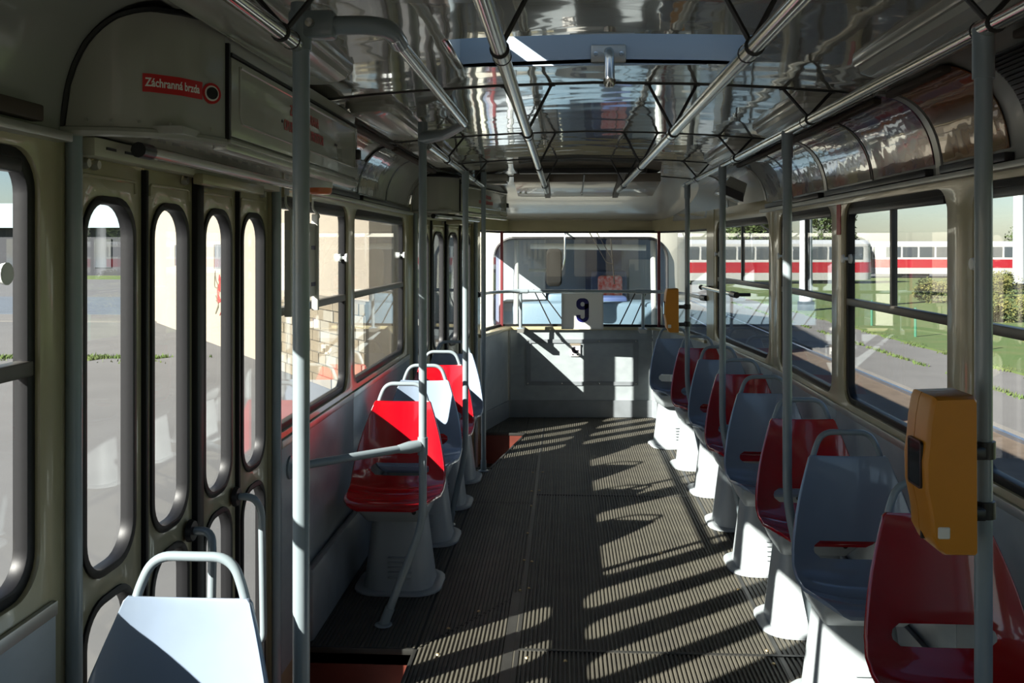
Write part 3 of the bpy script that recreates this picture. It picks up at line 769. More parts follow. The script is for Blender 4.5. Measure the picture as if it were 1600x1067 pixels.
# emergency brake sticker on the end cap, following the curve
def cap_frame(da_lookup_w):
    plan = [(0.0, 0.0), (0.05, 0.006), (0.11, 0.02), (0.17, 0.05), (0.215, 0.10), (0.245, 0.17), (0.265, 0.235)]
    for (w0, d0), (w1, d1_) in zip(plan, plan[1:]):
        if w0 <= da_lookup_w <= w1:
            return d0 + (d1_-d0)*(da_lookup_w-w0)/(w1-w0), math.atan2(d1_-d0, w1-w0)
    return plan[-1][1], 0
sa, sb = 0.155, 0.240
stk = MB(); L_ = lin(sa, sb, 14)
stk.solid(lambda w, z: (FL(1.92+cap_frame(w)[0]-0.004, z, -w-0.002), Vector((0.001, 0.002, 0)).normalized()), L_, [1.938, 1.978], 0.002)
brake = thing('emergency_brake_sticker', 'red emergency brake sticker with white lettering and round button', 'sticker', FL(2.0, 1.975, -0.18))
stk.build('sticker_sheet', 'sticker_red', brake)
tm = text_mesh('Záchranná brzda', 0.026, 'lettering', 'sticker_white', None, Matrix.Identity(4), bold=0.0006, ext=0.0003, sx=0.72)
xs = [v.co.x for v in tm.data.vertices]; x0_, x1_ = min(xs), max(xs)
# arc length parametrised wrap onto the cap
acc = [0.0]; ws = lin(sa, sb, 60)
for i in range(1, 60):
    acc.append(acc[-1] + math.hypot(ws[i]-ws[i-1], cap_frame(ws[i])[0]-cap_frame(ws[i-1])[0]))
tot = acc[-1]
for v in tm.data.vertices:
    s_ = (v.co.x-x0_)/(x1_-x0_)*tot*0.92 + tot*0.03
    i = min(58, max(0, next((k for k in range(59) if acc[k+1] >= s_), 58)))
    w = ws[i] + (ws[i+1]-ws[i])*(s_-acc[i])/max(1e-9, acc[i+1]-acc[i])
    p = FL(1.92+cap_frame(w)[0]-0.0045 - v.co.z*0.5, 1.9585+v.co.y, -w-0.0028)
    v.co = p - origin(brake)
tm.parent = brake
pb = FL(1.92+cap_frame(0.250)[0]-0.006, 1.956, -0.250-0.003)
nbt = Vector((0.80, -0.60, 0))
MB().tube([pb - nbt*0.006, pb + nbt*0.004], 0.024, 20).build('brake_button', 'sticker_red', brake)
MB().tube([pb, pb + nbt*0.0046], 0.018, 20).build('button_ring', 'sticker_white', brake)
MB().tube([pb, pb + nbt*0.0075], 0.014, 20).build('button_knob', 'black_plastic', brake)
for k in range(5):
    w = 0.05 + 0.05*k
    MB().lathe([(0.0, 0.003), (0.003, 0.002), (0.004, -0.002)], FL(1.92+cap_frame(w)[0]-0.003, ZB+0.02, -w-0.001), 8, 'y').build('cap_rivet', 'alu', cov1)
def warn(fr, a, z, dep, par, sc):
    yv = (0, 0, 1)
    xv = fr(1, 0, 0) - fr(0, 0, 0)
    for k, t in enumerate(('ZAZNÍ-LI VÝSTRAHA', 'OPUSŤTE DVEŘNÍ PROSTOR')):
        text_mesh(t, 0.042*sc, 'warning_lettering', 'print_red', par, basis(fr(a, z - 0.048*sc*k, -dep-0.0135), xv, yv), bold=0.0006, sx=0.80)
warn(FL, 2.79, 1.995, 0.265, cov1, 1.0)
warn(FLD, 0.95, 1.99, 0.26, cov2, 0.9)
for fr, a in ((FL, 2.56), (FL, 3.16), (FL, 3.18)):
    MB().lathe([(0.0, 0.003), (0.004, 0.002), (0.005, -0.002)], fr(a, 1.955, -0.278), 8, 'x').build('cover_screw', 'ink_black', cov1)
# warning lamp under the cover
lp = FL(3.26, 1.80, -0.20)
wl_ = thing('warning_lamp', 'small white and orange warning lamp hanging under the door cover', 'lamp', lp)
MB().lathe([(0.0, 0.05), (0.042, 0.05), (0.045, 0.045), (0.042, 0.012)], lp, 20).build('lamp_base', 'white_plastic', wl_)
MB().lathe([(0.041, 0.012), (0.040, -0.004), (0.034, -0.010), (0.0, -0.011)], lp, 20).build('lamp_lens', 'lamp_orange', wl_)

# ------------------------------------------------------------------ grab rails on the ceiling
def vbracket(mb, x, z, y, spread=0.085):
    for s in (-1, 1):
        mb.tube([(x, y, z+0.012), (x + s*spread, y+0.01, sec(x+s*spread)+0.001)], 0.006, 6)
        mb.lathe([(0.012, 0.0), (0.012, 0.006), (0.0, 0.007)], (x+s*spread, y+0.01, sec(x+s*spread)-0.006), 8)
def rail(x, z, y0, y1, label, r=0.0165, ribs=(0.53, 1.90, 3.27, 4.64, 6.0), jitter=0):
    o = thing('ceiling_grab_rail', label, 'grab rail', (x, y0, z), 'steel grab rails along the ceiling')
    MB().tube([(x, y0, z), (x, y1, z)], r, 14).build('rail_tube', 'steel', o)
    for y in ribs:
        if y0 < y < y1:
            b = MB(); vbracket(b, x, z, y); b.build('rail_bracket', 'seam_black', o)
            MB().tube([(x, y-0.035, z), (x, y+0.035, z)], r+0.003, 14).build('rail_sleeve', 'steel', o)
            for dy in (-0.036, 0.036):
                MB().tube([(x, y+dy-0.002, z), (x, y+dy+0.002, z)], r+0.0042, 14).build('sleeve_ring', 'seam_black', o)
    return o
rail(-0.232, 2.00, -1.5, 6.65, 'inner steel ceiling rail on the door side of the hatch')
rail(0.275, 2.00, -1.5, 6.55, 'inner steel ceiling rail on the long seat row side')
rail(0.74, 2.04, -1.5, 6.62, 'outer steel ceiling rail over the long seat row')
rail(-0.69, 2.04, 3.98, 6.72, 'outer steel ceiling rail beyond the bracket arm, door side')
rail(-0.68, 2.04, -1.5, 1.98, 'outer steel ceiling rail ending at the near white pole')
jr = thing('door_area_rail', 'steel rail offset inwards along the nearer door, on grey arms', 'grab rail', (-0.48, 2.0, 2.07))
MB().tube([(-0.485, 2.06, 2.075), (-0.485, 3.52, 2.075)], 0.0165, 14).build('rail_tube', 'steel', jr)
MB().tube(fillet([(-0.66, 2.0, 2.085), (-0.485, 2.0, 2.085), (-0.485, 2.14, 2.075)], 0.09, 8), 0.021, 12).build('rail_arm', 'pole_paint', jr)
MB().rbox((-0.70, 1.975, 2.055), (-0.60, 2.022, 2.115), 0.008).build('arm_clamp', 'pole_paint', jr)
MB().lathe([(0.0, -0.034), (0.010, -0.033), (0.011, -0.024)], (-0.65, 2.0, 2.085), 10, 'y').build('clamp_screw', 'steel', jr)
MB().tube([(-0.705, 3.94, 2.07), (-0.60, 3.85, 2.072), (-0.485, 3.55, 2.075)], [0.030, 0.022, 0.016], 12).build('rail_arm', 'pole_paint', jr)

# ------------------------------------------------------------------ poles
def pole(pts, label, top=None, r=0.0172, foot=True):
    pts = [Vector(p) for p in pts]
    b = pts[0]
    o = thing('grab_pole', label, 'pole', b, 'grey painted grab poles')
    MB().tube(fillet(pts, 0.09, 8), r, 14).build('pole_tube', 'pole_paint', o)
    d = (pts[1]-pts[0]).normalized()
    MB().tube([b+d*0.004, b + d*0.075], r+0.004, 14).build('foot_socket', 'pole_paint', o)
    MB().lathe([(0.0, 0.008), (0.026, 0.008), (0.036, 0.004), (0.038, 0.0)], b, 16).build('foot_flange', 'pole_paint', o)
    t = pts[-1]
    MB().tube([t - Vector((0, 0, 0.09)), t + Vector((0, 0, 0.012))], r+0.004, 14).build('top_socket', 'pole_paint', o)
    return o
pR = []
for y, lab in ((1.918, 'grey pole carrying the nearer yellow ticket machine'), (3.57, 'grey pole bent at the foot beside the third red seat from the rear'),
               (5.02, 'grey bent pole in the middle of the long seat row'), (6.45, 'grey pole carrying the farther yellow ticket machine')):
    pR.append(pole([(0.872, y, 0.0), (0.74, y, 0.64), (0.74, y, 2.03)] if y > 2 else [(0.74, y, 0.0), (0.74, y, 1.0), (0.74, y, 2.03)], lab))
pole([(-0.675, 1.995, 0.0), (-0.675, 1.995, 1.0), (-0.675, 1.995, 2.12)], 'straight pole in sunlight at the edge of the nearer step well', r=0.0185)
pole([(-0.87, 3.90, 0.0), (-0.708, 3.94, 0.42), (-0.708, 3.94, 2.125)], 'bent pole in front of the nearest red seat by the door')
pole([(-0.77, 5.335, 0.0), (-0.675, 5.335, 0.42), (-0.675, 5.335, 2.03)], 'pole beside the second red seat on the door side')
pole([(-0.685, 6.64, 0.0), (-0.685, 6.64, 1.0), (-0.685, 6.64, 2.13)], 'straight pole at the edge of the rear step well')
# crossbar from wall to pole
cb = thing('crossbar', 'grey horizontal bar from the wall across the nearest red seat', 'grab rail', (-1.15, 3.52, 0.754))
MB().tube([(-1.158, 3.52, 0.754), (-0.733, 3.925, 0.754)], 0.0165, 14).build('bar_tube', 'pole_paint', cb)
MB().tube([(-0.80, 3.862, 0.754), (-0.76, 3.898, 0.754), (-0.725, 3.93, 0.754)], [0.0175, 0.026, 0.026], 14).build('bar_socket', 'pole_paint', cb)
MB().tube([(-0.708, 3.94, 0.715), (-0.708, 3.94, 0.79)], 0.022, 14).build('pole_clamp', 'pole_paint', cb)
MB().lathe([(0.0, -0.004), (0.045, -0.004), (0.045, 0.004), (0.020, 0.012), (0.020, 0.03)], (-1.156, 3.52, 0.754), 16, 'x').build('wall_rose', 'pole_paint', cb)

# ------------------------------------------------------------------ seats
def seat_shell_mesh():
    # side profile (y, z), half width, forward curl of the edges
    prof = [(-0.400, 0.450, 0.125, 0.0), (-0.405, 0.464, 0.150, 0.0), (-0.392, 0.480, 0.170, 0.006), (-0.35, 0.478, 0.191, 0.014), (-0.28, 0.462, 0.206, 0.026),
            (-0.20, 0.448, 0.216, 0.030), (-0.12, 0.447, 0.219, 0.040), (-0.065, 0.462, 0.220, 0.050), (-0.035, 0.490, 0.219, 0.055),
            (-0.020, 0.515, 0.217, 0.055), (-0.012, 0.5285, 0.216, 0.055), (-0.007, 0.542, 0.215, 0.055), (-0.002, 0.5555, 0.213, 0.055), (0.003, 0.570, 0.211, 0.055),
            (0.013, 0.61, 0.204, 0.052), (0.024, 0.66, 0.194, 0.047), (0.034, 0.71, 0.181, 0.040), (0.043, 0.76, 0.166, 0.032), (0.050, 0.80, 0.153, 0.025), (0.056, 0.835, 0.141, 0.020), (0.059, 0.850, 0.136, 0.018), (0.061, 0.856, 0.128, 0.017)]
    cols = [-1.0, -0.98, -0.94, -0.88, -0.81, -0.73, -0.54, -0.4, -0.2, 0, 0.2, 0.4, 0.54, 0.73, 0.81, 0.88, 0.94, 0.98, 1.0]
    js = list(range(9, 14))   # rows around the slot
    hw_slot = 0.54
    def pt(i, j):
        y, z, hw, curl = prof[j]
        c = cols[i]
        if j in js and abs(abs(c)-hw_slot) < 1e-6:
            t = (j - 11)/2.0
            c = math.copysign(hw_slot + 0.115*(math.sqrt(max(0.0, 1-t*t)) - 0.0)*0.95, c)
        x = c*hw
        e = abs(c)**2.4
        if j > 0: dy, dz = prof[j][0]-prof[j-1][0], prof[j][1]-prof[j-1][1]
        else: dy, dz = prof[1][0]-prof[0][0], prof[1][1]-prof[0][1]
        l = math.hypot(dy, dz); nv = (-dz/l, dy/l)   # towards the sitter
        return Vector((x, y + nv[0]*curl*e, z + nv[1]*curl*e))
    nc, nr = len(cols), len(prof)
    vs = [pt(i, j) for j in range(nr) for i in range(nc)]
    fs = []
    for j in range(nr-1):
        for i in range(nc-1):
            if 9 <= j < 13 and cols[i] >= -hw_slot-1e-6 and cols[i+1] <= hw_slot+1e-6: continue
            fs.append((j*nc+i, j*nc+i+1, (j+1)*nc+i+1, (j+1)*nc+i))
    b = bmesh.new()
    vv = [b.verts.new(p) for p in vs]
    for f in fs: b.faces.new([vv[k] for k in f])
    for v in [v for v in b.verts if not v.link_faces]: b.verts.remove(v)
    bmesh.ops.recalc_face_normals(b, faces=list(b.faces))
    b.normal_update()
    mid = min(b.faces, key=lambda f: (f.calc_center_median()-Vector((0, 0.035, 0.71))).length)
    if mid.normal.y < 0:      # normals look at the sitter: thickness grows backwards
        bmesh.ops.reverse_faces(b, faces=list(b.faces)); b.normal_update()
    TH = 0.013
    top = list(b.verts); idx = {v: i for i, v in enumerate(top)}
    mb = MB(); N = len(top)
    V = [v.co.copy() for v in top] + [v.co + v.normal*TH for v in top]
    Fc = []
    for f in b.faces:
        q = [idx[v] for v in f.verts]; Fc.append(tuple(q[::-1])); Fc.append(tuple(k+N for k in q))
    for e in b.edges:
        if len(e.link_faces) == 1:
            a, c = idx[e.verts[0]], idx[e.verts[1]]; Fc.append((a, c, c+N, a+N))
    b.free()
    mb.add(V, Fc)
    return mb
SHELL = {m: seat_shell_mesh().mesh('seat_shell', m, ang=55, bevel=0.0045) for m in ('red_seat', 'grey_seat')}
hpts = [(-0.130, 0.062, 0.79), (-0.118, 0.067, 0.86), (-0.086, 0.078, 0.938), (0.086, 0.078, 0.938), (0.118, 0.067, 0.86), (0.130, 0.062, 0.79)]
HANDLE = MB().tube(fillet(hpts, 0.05, 8), 0.0105, 12).mesh('seat_handle', 'pole_paint')
def ped_ring(hx, hy, r, z, cy=0.0, n=5):
    return [Vector((x, y+cy, z)) for x, y in rr(-hx, -hy, hx, hy, r, n)]
PED = MB().loft([ped_ring(0.165, 0.150, 0.09, 0.012), ped_ring(0.160, 0.146, 0.085, 0.03), ped_ring(0.125, 0.115, 0.05, 0.30), ped_ring(0.120, 0.112, 0.045, 0.335)]).mesh('pedestal', 'pedestal')
FLG = MB().loft([ped_ring(0.205, 0.185, 0.12, 0.0), ped_ring(0.205, 0.185, 0.12, 0.008), ped_ring(0.198, 0.178, 0.115, 0.013), ped_ring(0.166, 0.151, 0.09, 0.014)]).mesh('base_flange', 'pedestal')
BRK = MB().loft([ped_ring(0.135, 0.13, 0.02, 0.335, -0.02), ped_ring(0.165, 0.165, 0.02, 0.40, -0.06), ped_ring(0.165, 0.165, 0.02, 0.436, -0.07)]).mesh('seat_bracket', 'pedestal', bevel=0.003)
LV = MB()
LV.rbox((-0.055, -0.012, -0.005), (0.055, 0.004, 0.003), 0.003, 1)
LOUV = LV.mesh('louvre', 'pedestal'); 
LOCK = MB().lathe([(0.0, -0.006), (0.010, -0.005), (0.011, 0.0)], (0, 0, 0), 12, 'y').mesh('bracket_screw', 'black_plastic')
def part(name, me, par, loc=(0, 0, 0), rot=(0, 0, 0)):
    o = bpy.data.objects.new(name, me); COL.objects.link(o); o.parent = par; o.location = loc; o.rotation_euler = rot
    return o
def seat(x, y, colour, label, rz=0.0, group=''):
    o = thing('tram_seat', label, 'seat', (x, y, 0), group, rz)
    sh = part('seat_shell', SHELL[colour], o); part('seat_handle', HANDLE, o)
    p = part('pedestal', PED, o); part('base_flange', FLG, o); part('seat_bracket', BRK, o)
    for k in range(5):
        z = 0.075 + 0.022*k
        part('louvre', LOUV, p, (0.02, -0.146 + (z-0.03)*0.118, z), (R(-8), 0, 0))
    part('bracket_screw', LOCK, o, (0.10, -0.225, 0.40))
    return o
Rn = ['glossy red seat with the ticket machine in front of it, nearest in the long row', 'grey blue seat just behind the nearest red seat of the long row',
      'red seat in the long row, second red one from the viewer', 'grey blue seat in the long row, second grey one from the viewer',
      'red seat in the long row, third red one from the viewer', 'grey blue seat in the long row, third grey one from the viewer',
      'red seat in the long row beside the farther ticket machine', 'grey blue seat at the rear end of the long row, by the corner']
for k in range(8):
    x = [0.925, 0.905, 0.925, 0.915, 0.925, 0.92, 0.885, 0.79][k]
    seat(x, 2.60 + 0.715*k, 'red_seat' if k % 2 == 0 else 'grey_seat', Rn[k], R([0, 0, 0, 0, 0, 2, 5, 8][k]), 'seats in the long row')
for y, c, lab in ((1.87, 'grey_seat', 'pale seat back with bare handle, standing alone before the nearer door'), (4.40, 'red_seat', 'sunlit red seat behind the crossbar, nearest on the door side past the door'),
                  (5.10, 'grey_seat', 'sunlit pale seat behind the crossbar red seat'), (5.79, 'red_seat', 'second red seat on the door side, half hidden'),
                  (6.42, 'grey_seat', 'last pale seat on the door side, next to the rear step well')):
    seat(-0.885 if y > 2 else -0.897, y, c, lab, 0.0, 'seats on the door side')

# ------------------------------------------------------------------ ticket machines
def validator(px, py, label):
    o = thing('ticket_machine', label, 'ticket machine', (px, py, 1.0), 'yellow ticket machines')
    prof = [(-0.165, 1.235), (-0.160, 1.275), (-0.150, 1.312), (-0.143, 1.322), (-0.03, 1.325), (-0.022, 1.318), (-0.020, 1.0), (-0.026, 0.994), (-0.115, 0.994), (-0.130, 1.004), (-0.150, 1.035), (-0.153, 1.075), (-0.158, 1.10), (-0.170, 1.145), (-0.172, 1.20)]
    prof = [(-0.172 + (x+0.172)*0.64, 1.16 + (z-1.16)*(1.0 if z > 1.16 else 0.80)) for x, z in prof]
    y0, ym, y1 = py-0.155, py-0.085, py-0.035
    def ext(a, b, sc):
        cz = 1.16; cx = -0.122
        rings = []
        for y, k in ((a, 0.90), (a+0.006, 0.965), (a+0.016, 1.0), (b, 1.0)) if sc else ((a, 1.0), (b-0.016, 1.0), (b-0.006, 0.965), (b, 0.90)):
            rings.append([Vector((px + cx + (x-cx)*(1-(1-k)*0.9), y, cz + (z-cz)*(1-(1-k)*0.35))) for x, z in prof])
        return MB().loft(rings)
    ext(y0, ym-0.0012, True).build('case_front', 'yellow_case', o, ang=50)
    MB().box((px-0.155, ym-0.003, 1.04), (px-0.082, ym+0.003, 1.315)).build('case_seam', 'seam_black', o)
    ext(ym+0.0012, y1, False).build('case_back', 'yellow_case', o, ang=50)
    fv = frame((px-0.1715, (y0+y1)/2, 0), (0, 1, 0), (-1, 0, 0))
    MB().plate(rr(-0.038, 1.15, 0.022, 1.232, 0.006), [], fv, -0.002, 0.002).build('display_window', 'dark_display', o)
    MB().plate(rr(-0.041, 1.146, 0.026, 1.236, 0.008), [rr(-0.037, 1.15, 0.022, 1.232, 0.006)], fv, -0.002, 0.003).build('display_frame', 'black_plastic', o)
    MB().lathe([(0.0, -0.004), (0.006, -0.003), (0.007, 0.004)], (px-0.152, y0+0.03, 1.30), 12, 'x').build('case_lock', 'seam_black', o)
    fs = frame((px-0.150, y0+0.0, 1.02), (0.6, -0.25, 0), (-0.35, -0.9, 0))
    MB().rbox((px-0.150, y0-0.0025, 1.060), (px-0.128, y0+0.004, 1.082), 0.002, 1).build('maker_plate', 'sign_white', o)
    for z in (1.195, 1.075):
        MB().rbox((px-0.085, py-0.05, z-0.012), (px-0.015, py-0.01, z+0.012), 0.004).build('clamp_arm', 'black_plastic', o)
        MB().tube([(px, py, z-0.017), (px, py, z+0.017)], 0.0225, 16).build('pole_clamp', 'black_plastic', o)
    return o
validator(0.74, 1.918, 'yellow ticket machine on the near pole, filling the side of the picture')
validator(0.74, 6.45, 'small looking yellow ticket machine on the pole near the rear window')

# ------------------------------------------------------------------ rear rail and line number
rb = thing('rear_rail', 'grey horizontal rail on two posts in front of the rear window', 'grab rail', (0.05, 8.5, 0.85))
path = fillet([(-0.83, 7.90, 1.20), (-0.77, 8.25, 1.20), (-0.58, 8.52, 1.20), (0.74, 8.52, 1.20), (0.92, 8.2, 1.20), (1.03, 7.65, 1.19)], 0.12, 6)
MB().tube(path, 0.015, 12).build('rail_tube', 'pole_paint', rb)
for x in (-0.51, 0.61):
    MB().tube([(x, 8.54, 0.84), (x, 8.53, 1.20)], 0.015, 12).build('rail_post', 'pole_paint', rb)
    MB().tube([(x-0.07, 8.52, 1.20), (x+0.07, 8.52, 1.20)], 0.021, 12).build('rail_tee', 'pole_paint', rb)
    MB().lathe([(0.0, 0.01), (0.03, 0.008), (0.04, 0.0)], (x, 8.54, 0.856), 14).build('post_flange', 'pole_paint', rb)
    MB().box((x-0.03, 8.50, 0.82), (x+0.03, 8.75, 0.856)).build('post_block', 'alu', rb)
MB().tube([(1.02, 7.70, 1.19), (1.045, 7.60, 1.19)], 0.024, 12).build('rail_end', 'black_plastic', rb)
MB().tube([(-0.828, 7.93, 1.20), (-0.84, 7.86, 1.20)], 0.024, 12).build('rail_end', 'black_plastic', rb)
ns = thing('line_number_sign', 'white sign with a dark blue number nine on the rear rail', 'sign', (0.05, 8.47, 0.85))
sx0, sx1, sz0, sz1 = -0.13, 0.242, 0.862, 1.185
MB().rbox((sx0, 8.47, sz0), (sx1, 8.486, sz1), 0.003, 1).build('sign_plate', 'sign_white', ns)
for lo, hi in (((sx0-0.004, 8.464, sz0-0.004), (sx0+0.008, 8.49, sz1)), ((sx1-0.008, 8.464, sz0-0.004), (sx1+0.004, 8.49, sz1)), ((sx0, 8.464, sz0-0.004), (sx1, 8.49, sz0+0.006))):
    MB().box(lo, hi).build('sign_frame', 'white_paint', ns)
def nine(fr_):
    # bold nine: upper ring, right stem, lower hook
    o_ = rr(-0.057, 0.005, 0.057, 0.110, 0.045, 8); i_ = rr(-0.019, 0.036, 0.019, 0.076, 0.018, 8)
    mb = MB().plate(o_, [i_], fr_, 0, 0.0015)
    mb.plate(rect(0.019, -0.058, 0.057, 0.06), [], fr_, 0, 0.0015)
    hook = []
    for k in range(13):
        t = R(0 - 180*k/12); hook.append((0.057*math.cos(t), -0.058 + 0.052*math.sin(t)))
    for k in range(13):
        t = R(-180 + 180*k/12); hook.append((0.019*math.cos(t), -0.058 + 0.019*math.sin(t)))
    mb.plate(hook, [], fr_, 0, 0.0015)
    mb.plate(rect(-0.057, -0.058, -0.019, -0.042), [], fr_, 0, 0.0015)
    return mb
nine(frame((0.058, 8.4695, 1.03), (1, 0, 0), (0, -1, 0))).build('number_nine', 'ink_blue', ns)
# short handrail beside the rear corner window
hr = thing('corner_handrail', 'short chrome handrail across the window by the rear corner', 'grab rail', (1.0, 7.4, 1.26))
MB().tube([FRD(0.55, 1.285, -0.10), FRD(1.72, 1.285, -0.075)], 0.014, 12).build('rail_tube', 'steel', hr)
MB().tube([FRD(0.50, 1.285, -0.10), FRD(0.64, 1.285, -0.10)], 0.021, 12).build('rail_end', 'black_plastic', hr)
MB().tube([FRD(1.70, 1.285, -0.08), FRD(1.76, 1.285, -0.07)], 0.020, 12).build('rail_end', 'black_plastic', hr)
for a in (0.55, 1.73):
    MB().tube([FRD(a, 1.285, -0.09), FRD(a, 1.285, 0.004)], 0.012, 10).build('rail_standoff', 'black_plastic', hr)

# ------------------------------------------------------------------ ceiling fittings
def lightbox(x, y0, y1, label):
    z = sec(x)
    o = thing('ceiling_light', label, 'ceiling light', (x, y0, z), 'long unlit ceiling lights')
    base = [Vector((x+a, 0, 0)) for a in ()]
    def ring(h, ins, dz):
        return [Vector((x+px, (y0+y1)/2+py, sec(x+px)*0.5 + z*0.5 + dz)) for px, py in rr(-h+ins, -(y1-y0)/2+ins, h-ins, (y1-y0)/2-ins, 0.05, 5)]
    MB().loft([ring(0.095, 0, 0.012), ring(0.095, 0, -0.012), ring(0.095, 0.005, -0.020)]).build('light_housing', 'cover_grey', o)
    MB().loft([ring(0.085, 0.004, -0.018), ring(0.085, 0.01, -0.036), ring(0.085, 0.03, -0.048)]).build('light_cover', 'light_cover', o)
    return o
for s, nm in ((-1, 'door side'), (1, 'seat row side')):
    for (y0, y1), w in (((1.25, 2.80), 'before the hatch'), ((3.40, 4.25), 'behind the hatch'), ((4.80, 5.70), 'nearest the rear')):
        lightbox(s*0.83, y0, y1, 'long unlit ceiling light on the %s, %s' % (nm, w))
el = thing('emergency_light', 'small round cornered ceiling lamp near the rear door cover', 'ceiling light', (-0.62, 6.95, 2.12))
MB().rbox((-0.70, 6.85, 2.085), (-0.52, 7.0, 2.15), 0.02).build('lamp_body', 'cover_grey', el)
MB().rbox((-0.69, 6.845, 2.07), (-0.53, 6.99, 2.09), 0.015).build('lamp_lens', 'light_cover', el)
# vent panel at the rear of the ceiling
vp = thing('ceiling_vent_board', 'brown grey vent board with a dark front bar on the rear ceiling', 'vent', (0, 7.0, 2.12))
MB().loft([[Vector((x, y, z)) for y, z in ((6.85, 2.085), (7.5, 2.015), (7.52, 2.035), (7.52, 2.15), (6.85, 2.15))] for x in (-0.48, 0.60)]).build('vent_board', 'wood_brown', vp, bevel=0.004)
MB().tube([(-0.46, 7.505, 2.018), (0.56, 7.505, 2.018)], 0.006, 8).build('vent_lip', 'steel', vp)
MB().rbox((-0.42, 6.42, 2.115), (0.46, 6.50, 2.150), 0.006).build('vent_bar', 'seam_black', vp)
for x in (-0.24, 0.30):
    MB().loft([[Vector((xx, y, z)) for y, z in ((6.46, 2.115), (7.49, 2.0), (7.49, 2.03), (6.46, 2.15))] for xx in (x-0.022, x+0.022)]).build('vent_rib', 'strip_brown', vp)
MB().loft([[Vector((xx, y, z)) for y, z in ((6.5, 2.108), (7.4, 2.015), (7.4, 2.03), (6.5, 2.13))] for xx in (0.028, 0.038)]).build('vent_latch', 'seam_black', vp)
for x in (-0.45, -0.41, 0.03): MB().lathe([(0.0, -0.012), (0.008, -0.01), (0.009, 0)], (x, 7.3, 2.035), 10).build('vent_screw', 'steel', vp)
# loudspeaker and black vent on the cove
sp = thing('loudspeaker', 'small black loudspeaker wedge on the cove near the rear', 'loudspeaker', (1.0, 6.25, 1.97))
sq = MB(); 
ringA = [Vector(p) for p in ((0.90, 6.14, 1.965), (1.06, 6.14, 1.90), (1.09, 6.14, 2.02), (0.98, 6.14, 2.07))]
ringB = [p + Vector((0, 0.24, 0)) for p in ringA]
sq.loft([ringA, ringB]).build('speaker_case', 'cover_grey', sp, bevel=0.008)
MB().add([(0.905, 6.128, 1.962), (1.06, 6.128, 1.898), (1.06, 6.128, 1.955), (0.935, 6.128, 2.01), (0.905, 6.142, 1.962), (1.06, 6.142, 1.898), (1.06, 6.142, 1.955), (0.935, 6.142, 2.01)],
         [(0, 1, 2, 3), (7, 6, 5, 4), (0, 4, 5, 1), (1, 5, 6, 2), (2, 6, 7, 3), (3, 7, 4, 0)]).build('speaker_grille', 'black_plastic', sp)
bv = thing('cove_vent', 'square black louvred vent in the pale cove by the picture edge', 'vent', (1.1, 2.47, 1.95))
for k in range(1):
    o = cove(1, 2.34, 2.60, 'vent_plate', 'black_plastic', bv, inset=0.010, th=0.006, t0=0.22, t1=0.80)
for k in range(14):
    t = 0.25 + 0.54*k/14
    o = cove(1, 2.35, 2.59, 'vent_slat', 'seam_black', bv, inset=0.016, th=0.004, t0=t, t1=t+0.02)

# ------------------------------------------------------------------ hanging route board in the window
bo = thing('route_board', 'route board in a pale frame hanging on hooks in the window', 'sign', FL(3.66, 1.34, -0.03))
MB().plate(rect(3.45, 1.40, 3.86, 1.70), [], FL, -0.034, -0.022).build('board', 'white_paint', bo, bevel=0.002)
for a in (3.425, 3.80):
    MB().plate(rect(a, 1.34, a+0.022, 1.74), [], FL, -0.045, -0.018).build('board_rail', 'white_paint', bo, bevel=0.003)
    MB().tube(fillet([FL(a+0.011, 1.80, -0.02), FL(a+0.011, 1.76, -0.02), FL(a+0.011, 1.73, -0.05), FL(a+0.011, 1.715, -0.035)], 0.015), 0.005, 8).build('board_hook', 'white_paint', bo)
    MB().plate(rect(a+0.006, 1.79, a+0.016, 1.838), [], FL, -0.016, -0.002).build('hook_strap', 'cream', bo)
fb9 = frame(FL(3.52, 1.645, -0.0345), (0, 1, 0), (1, 0, 0))
MB().plate(rr(-0.05, -0.05, 0.045, 0.05, 0.008), [rr(-0.042, -0.043, 0.037, 0.043, 0.006)], fb9, 0, 0.001).build('number_border', 'ink_blue', bo)
text_mesh('9', 0.09, 'route_number', 'ink_blue', bo, basis(FL(3.517, 1.645, -0.0352), (0, 1, 0), (0, 0, 1)), bold=0.001)
for a, z in ((3.77, 1.60), (3.77, 1.45), (3.49, 1.43)):
    MB().plate(rect(a-0.03, z-0.008, a+0.03, z+0.008), [], FL, -0.0352, -0.034).build('route_line', 'ink_blue', bo)
# small plate above the first window
tag(MB().plate(rect(3.46, 1.80, 3.53, 1.86), [], FL, -0.006, 0.0).build('notice_plate', 'laminate_dark'), 'small dark square notice plate above the route board window', 'notice')
tag(MB().plate(rr(4.36, 1.66, 4.42, 1.80, 0.008), [], FR, -0.003, 0.001).build('notice_sticker', 'print_red'), 'narrow red pictogram sticker on the pillar between two windows', 'sticker')

# ------------------------------------------------------------------ outdoors
GZ = -0.92
def ground(name, x0, x1, y0, y1, z, m, label, cat='ground'):
    return struct(MB().box((x0, y0, z-0.3), (x1, y1, z)).build(name, m), label, cat)
ground('ground', -160, 160, -60, 240, GZ, 'asphalt', 'wide grey asphalt yard around the tram')
ground('track_bed', -1.6, 5.9, -60, 240, GZ+0.02, 'ballast', 'brown track bed under both tram tracks', 'track bed')
ground('sidewalk', 6.1, 8.7, -60, 120, GZ+0.06, 'pavement', 'pale pavement strip between track and grass', 'pavement')
ground('kerb', 5.9, 6.1, -60, 120, GZ+0.08, 'pavement', 'kerb stone along the second track', 'kerb')
ground('lawn', 8.7, 120, -60, 76, GZ+0.10, 'grass_green', 'green lawn with scattered bushes beside the pavement', 'lawn')
ground('road', -60, -13, 34, 46, GZ+0.015, 'asphalt_blue', 'blue grey street crossing beyond the step', 'road')
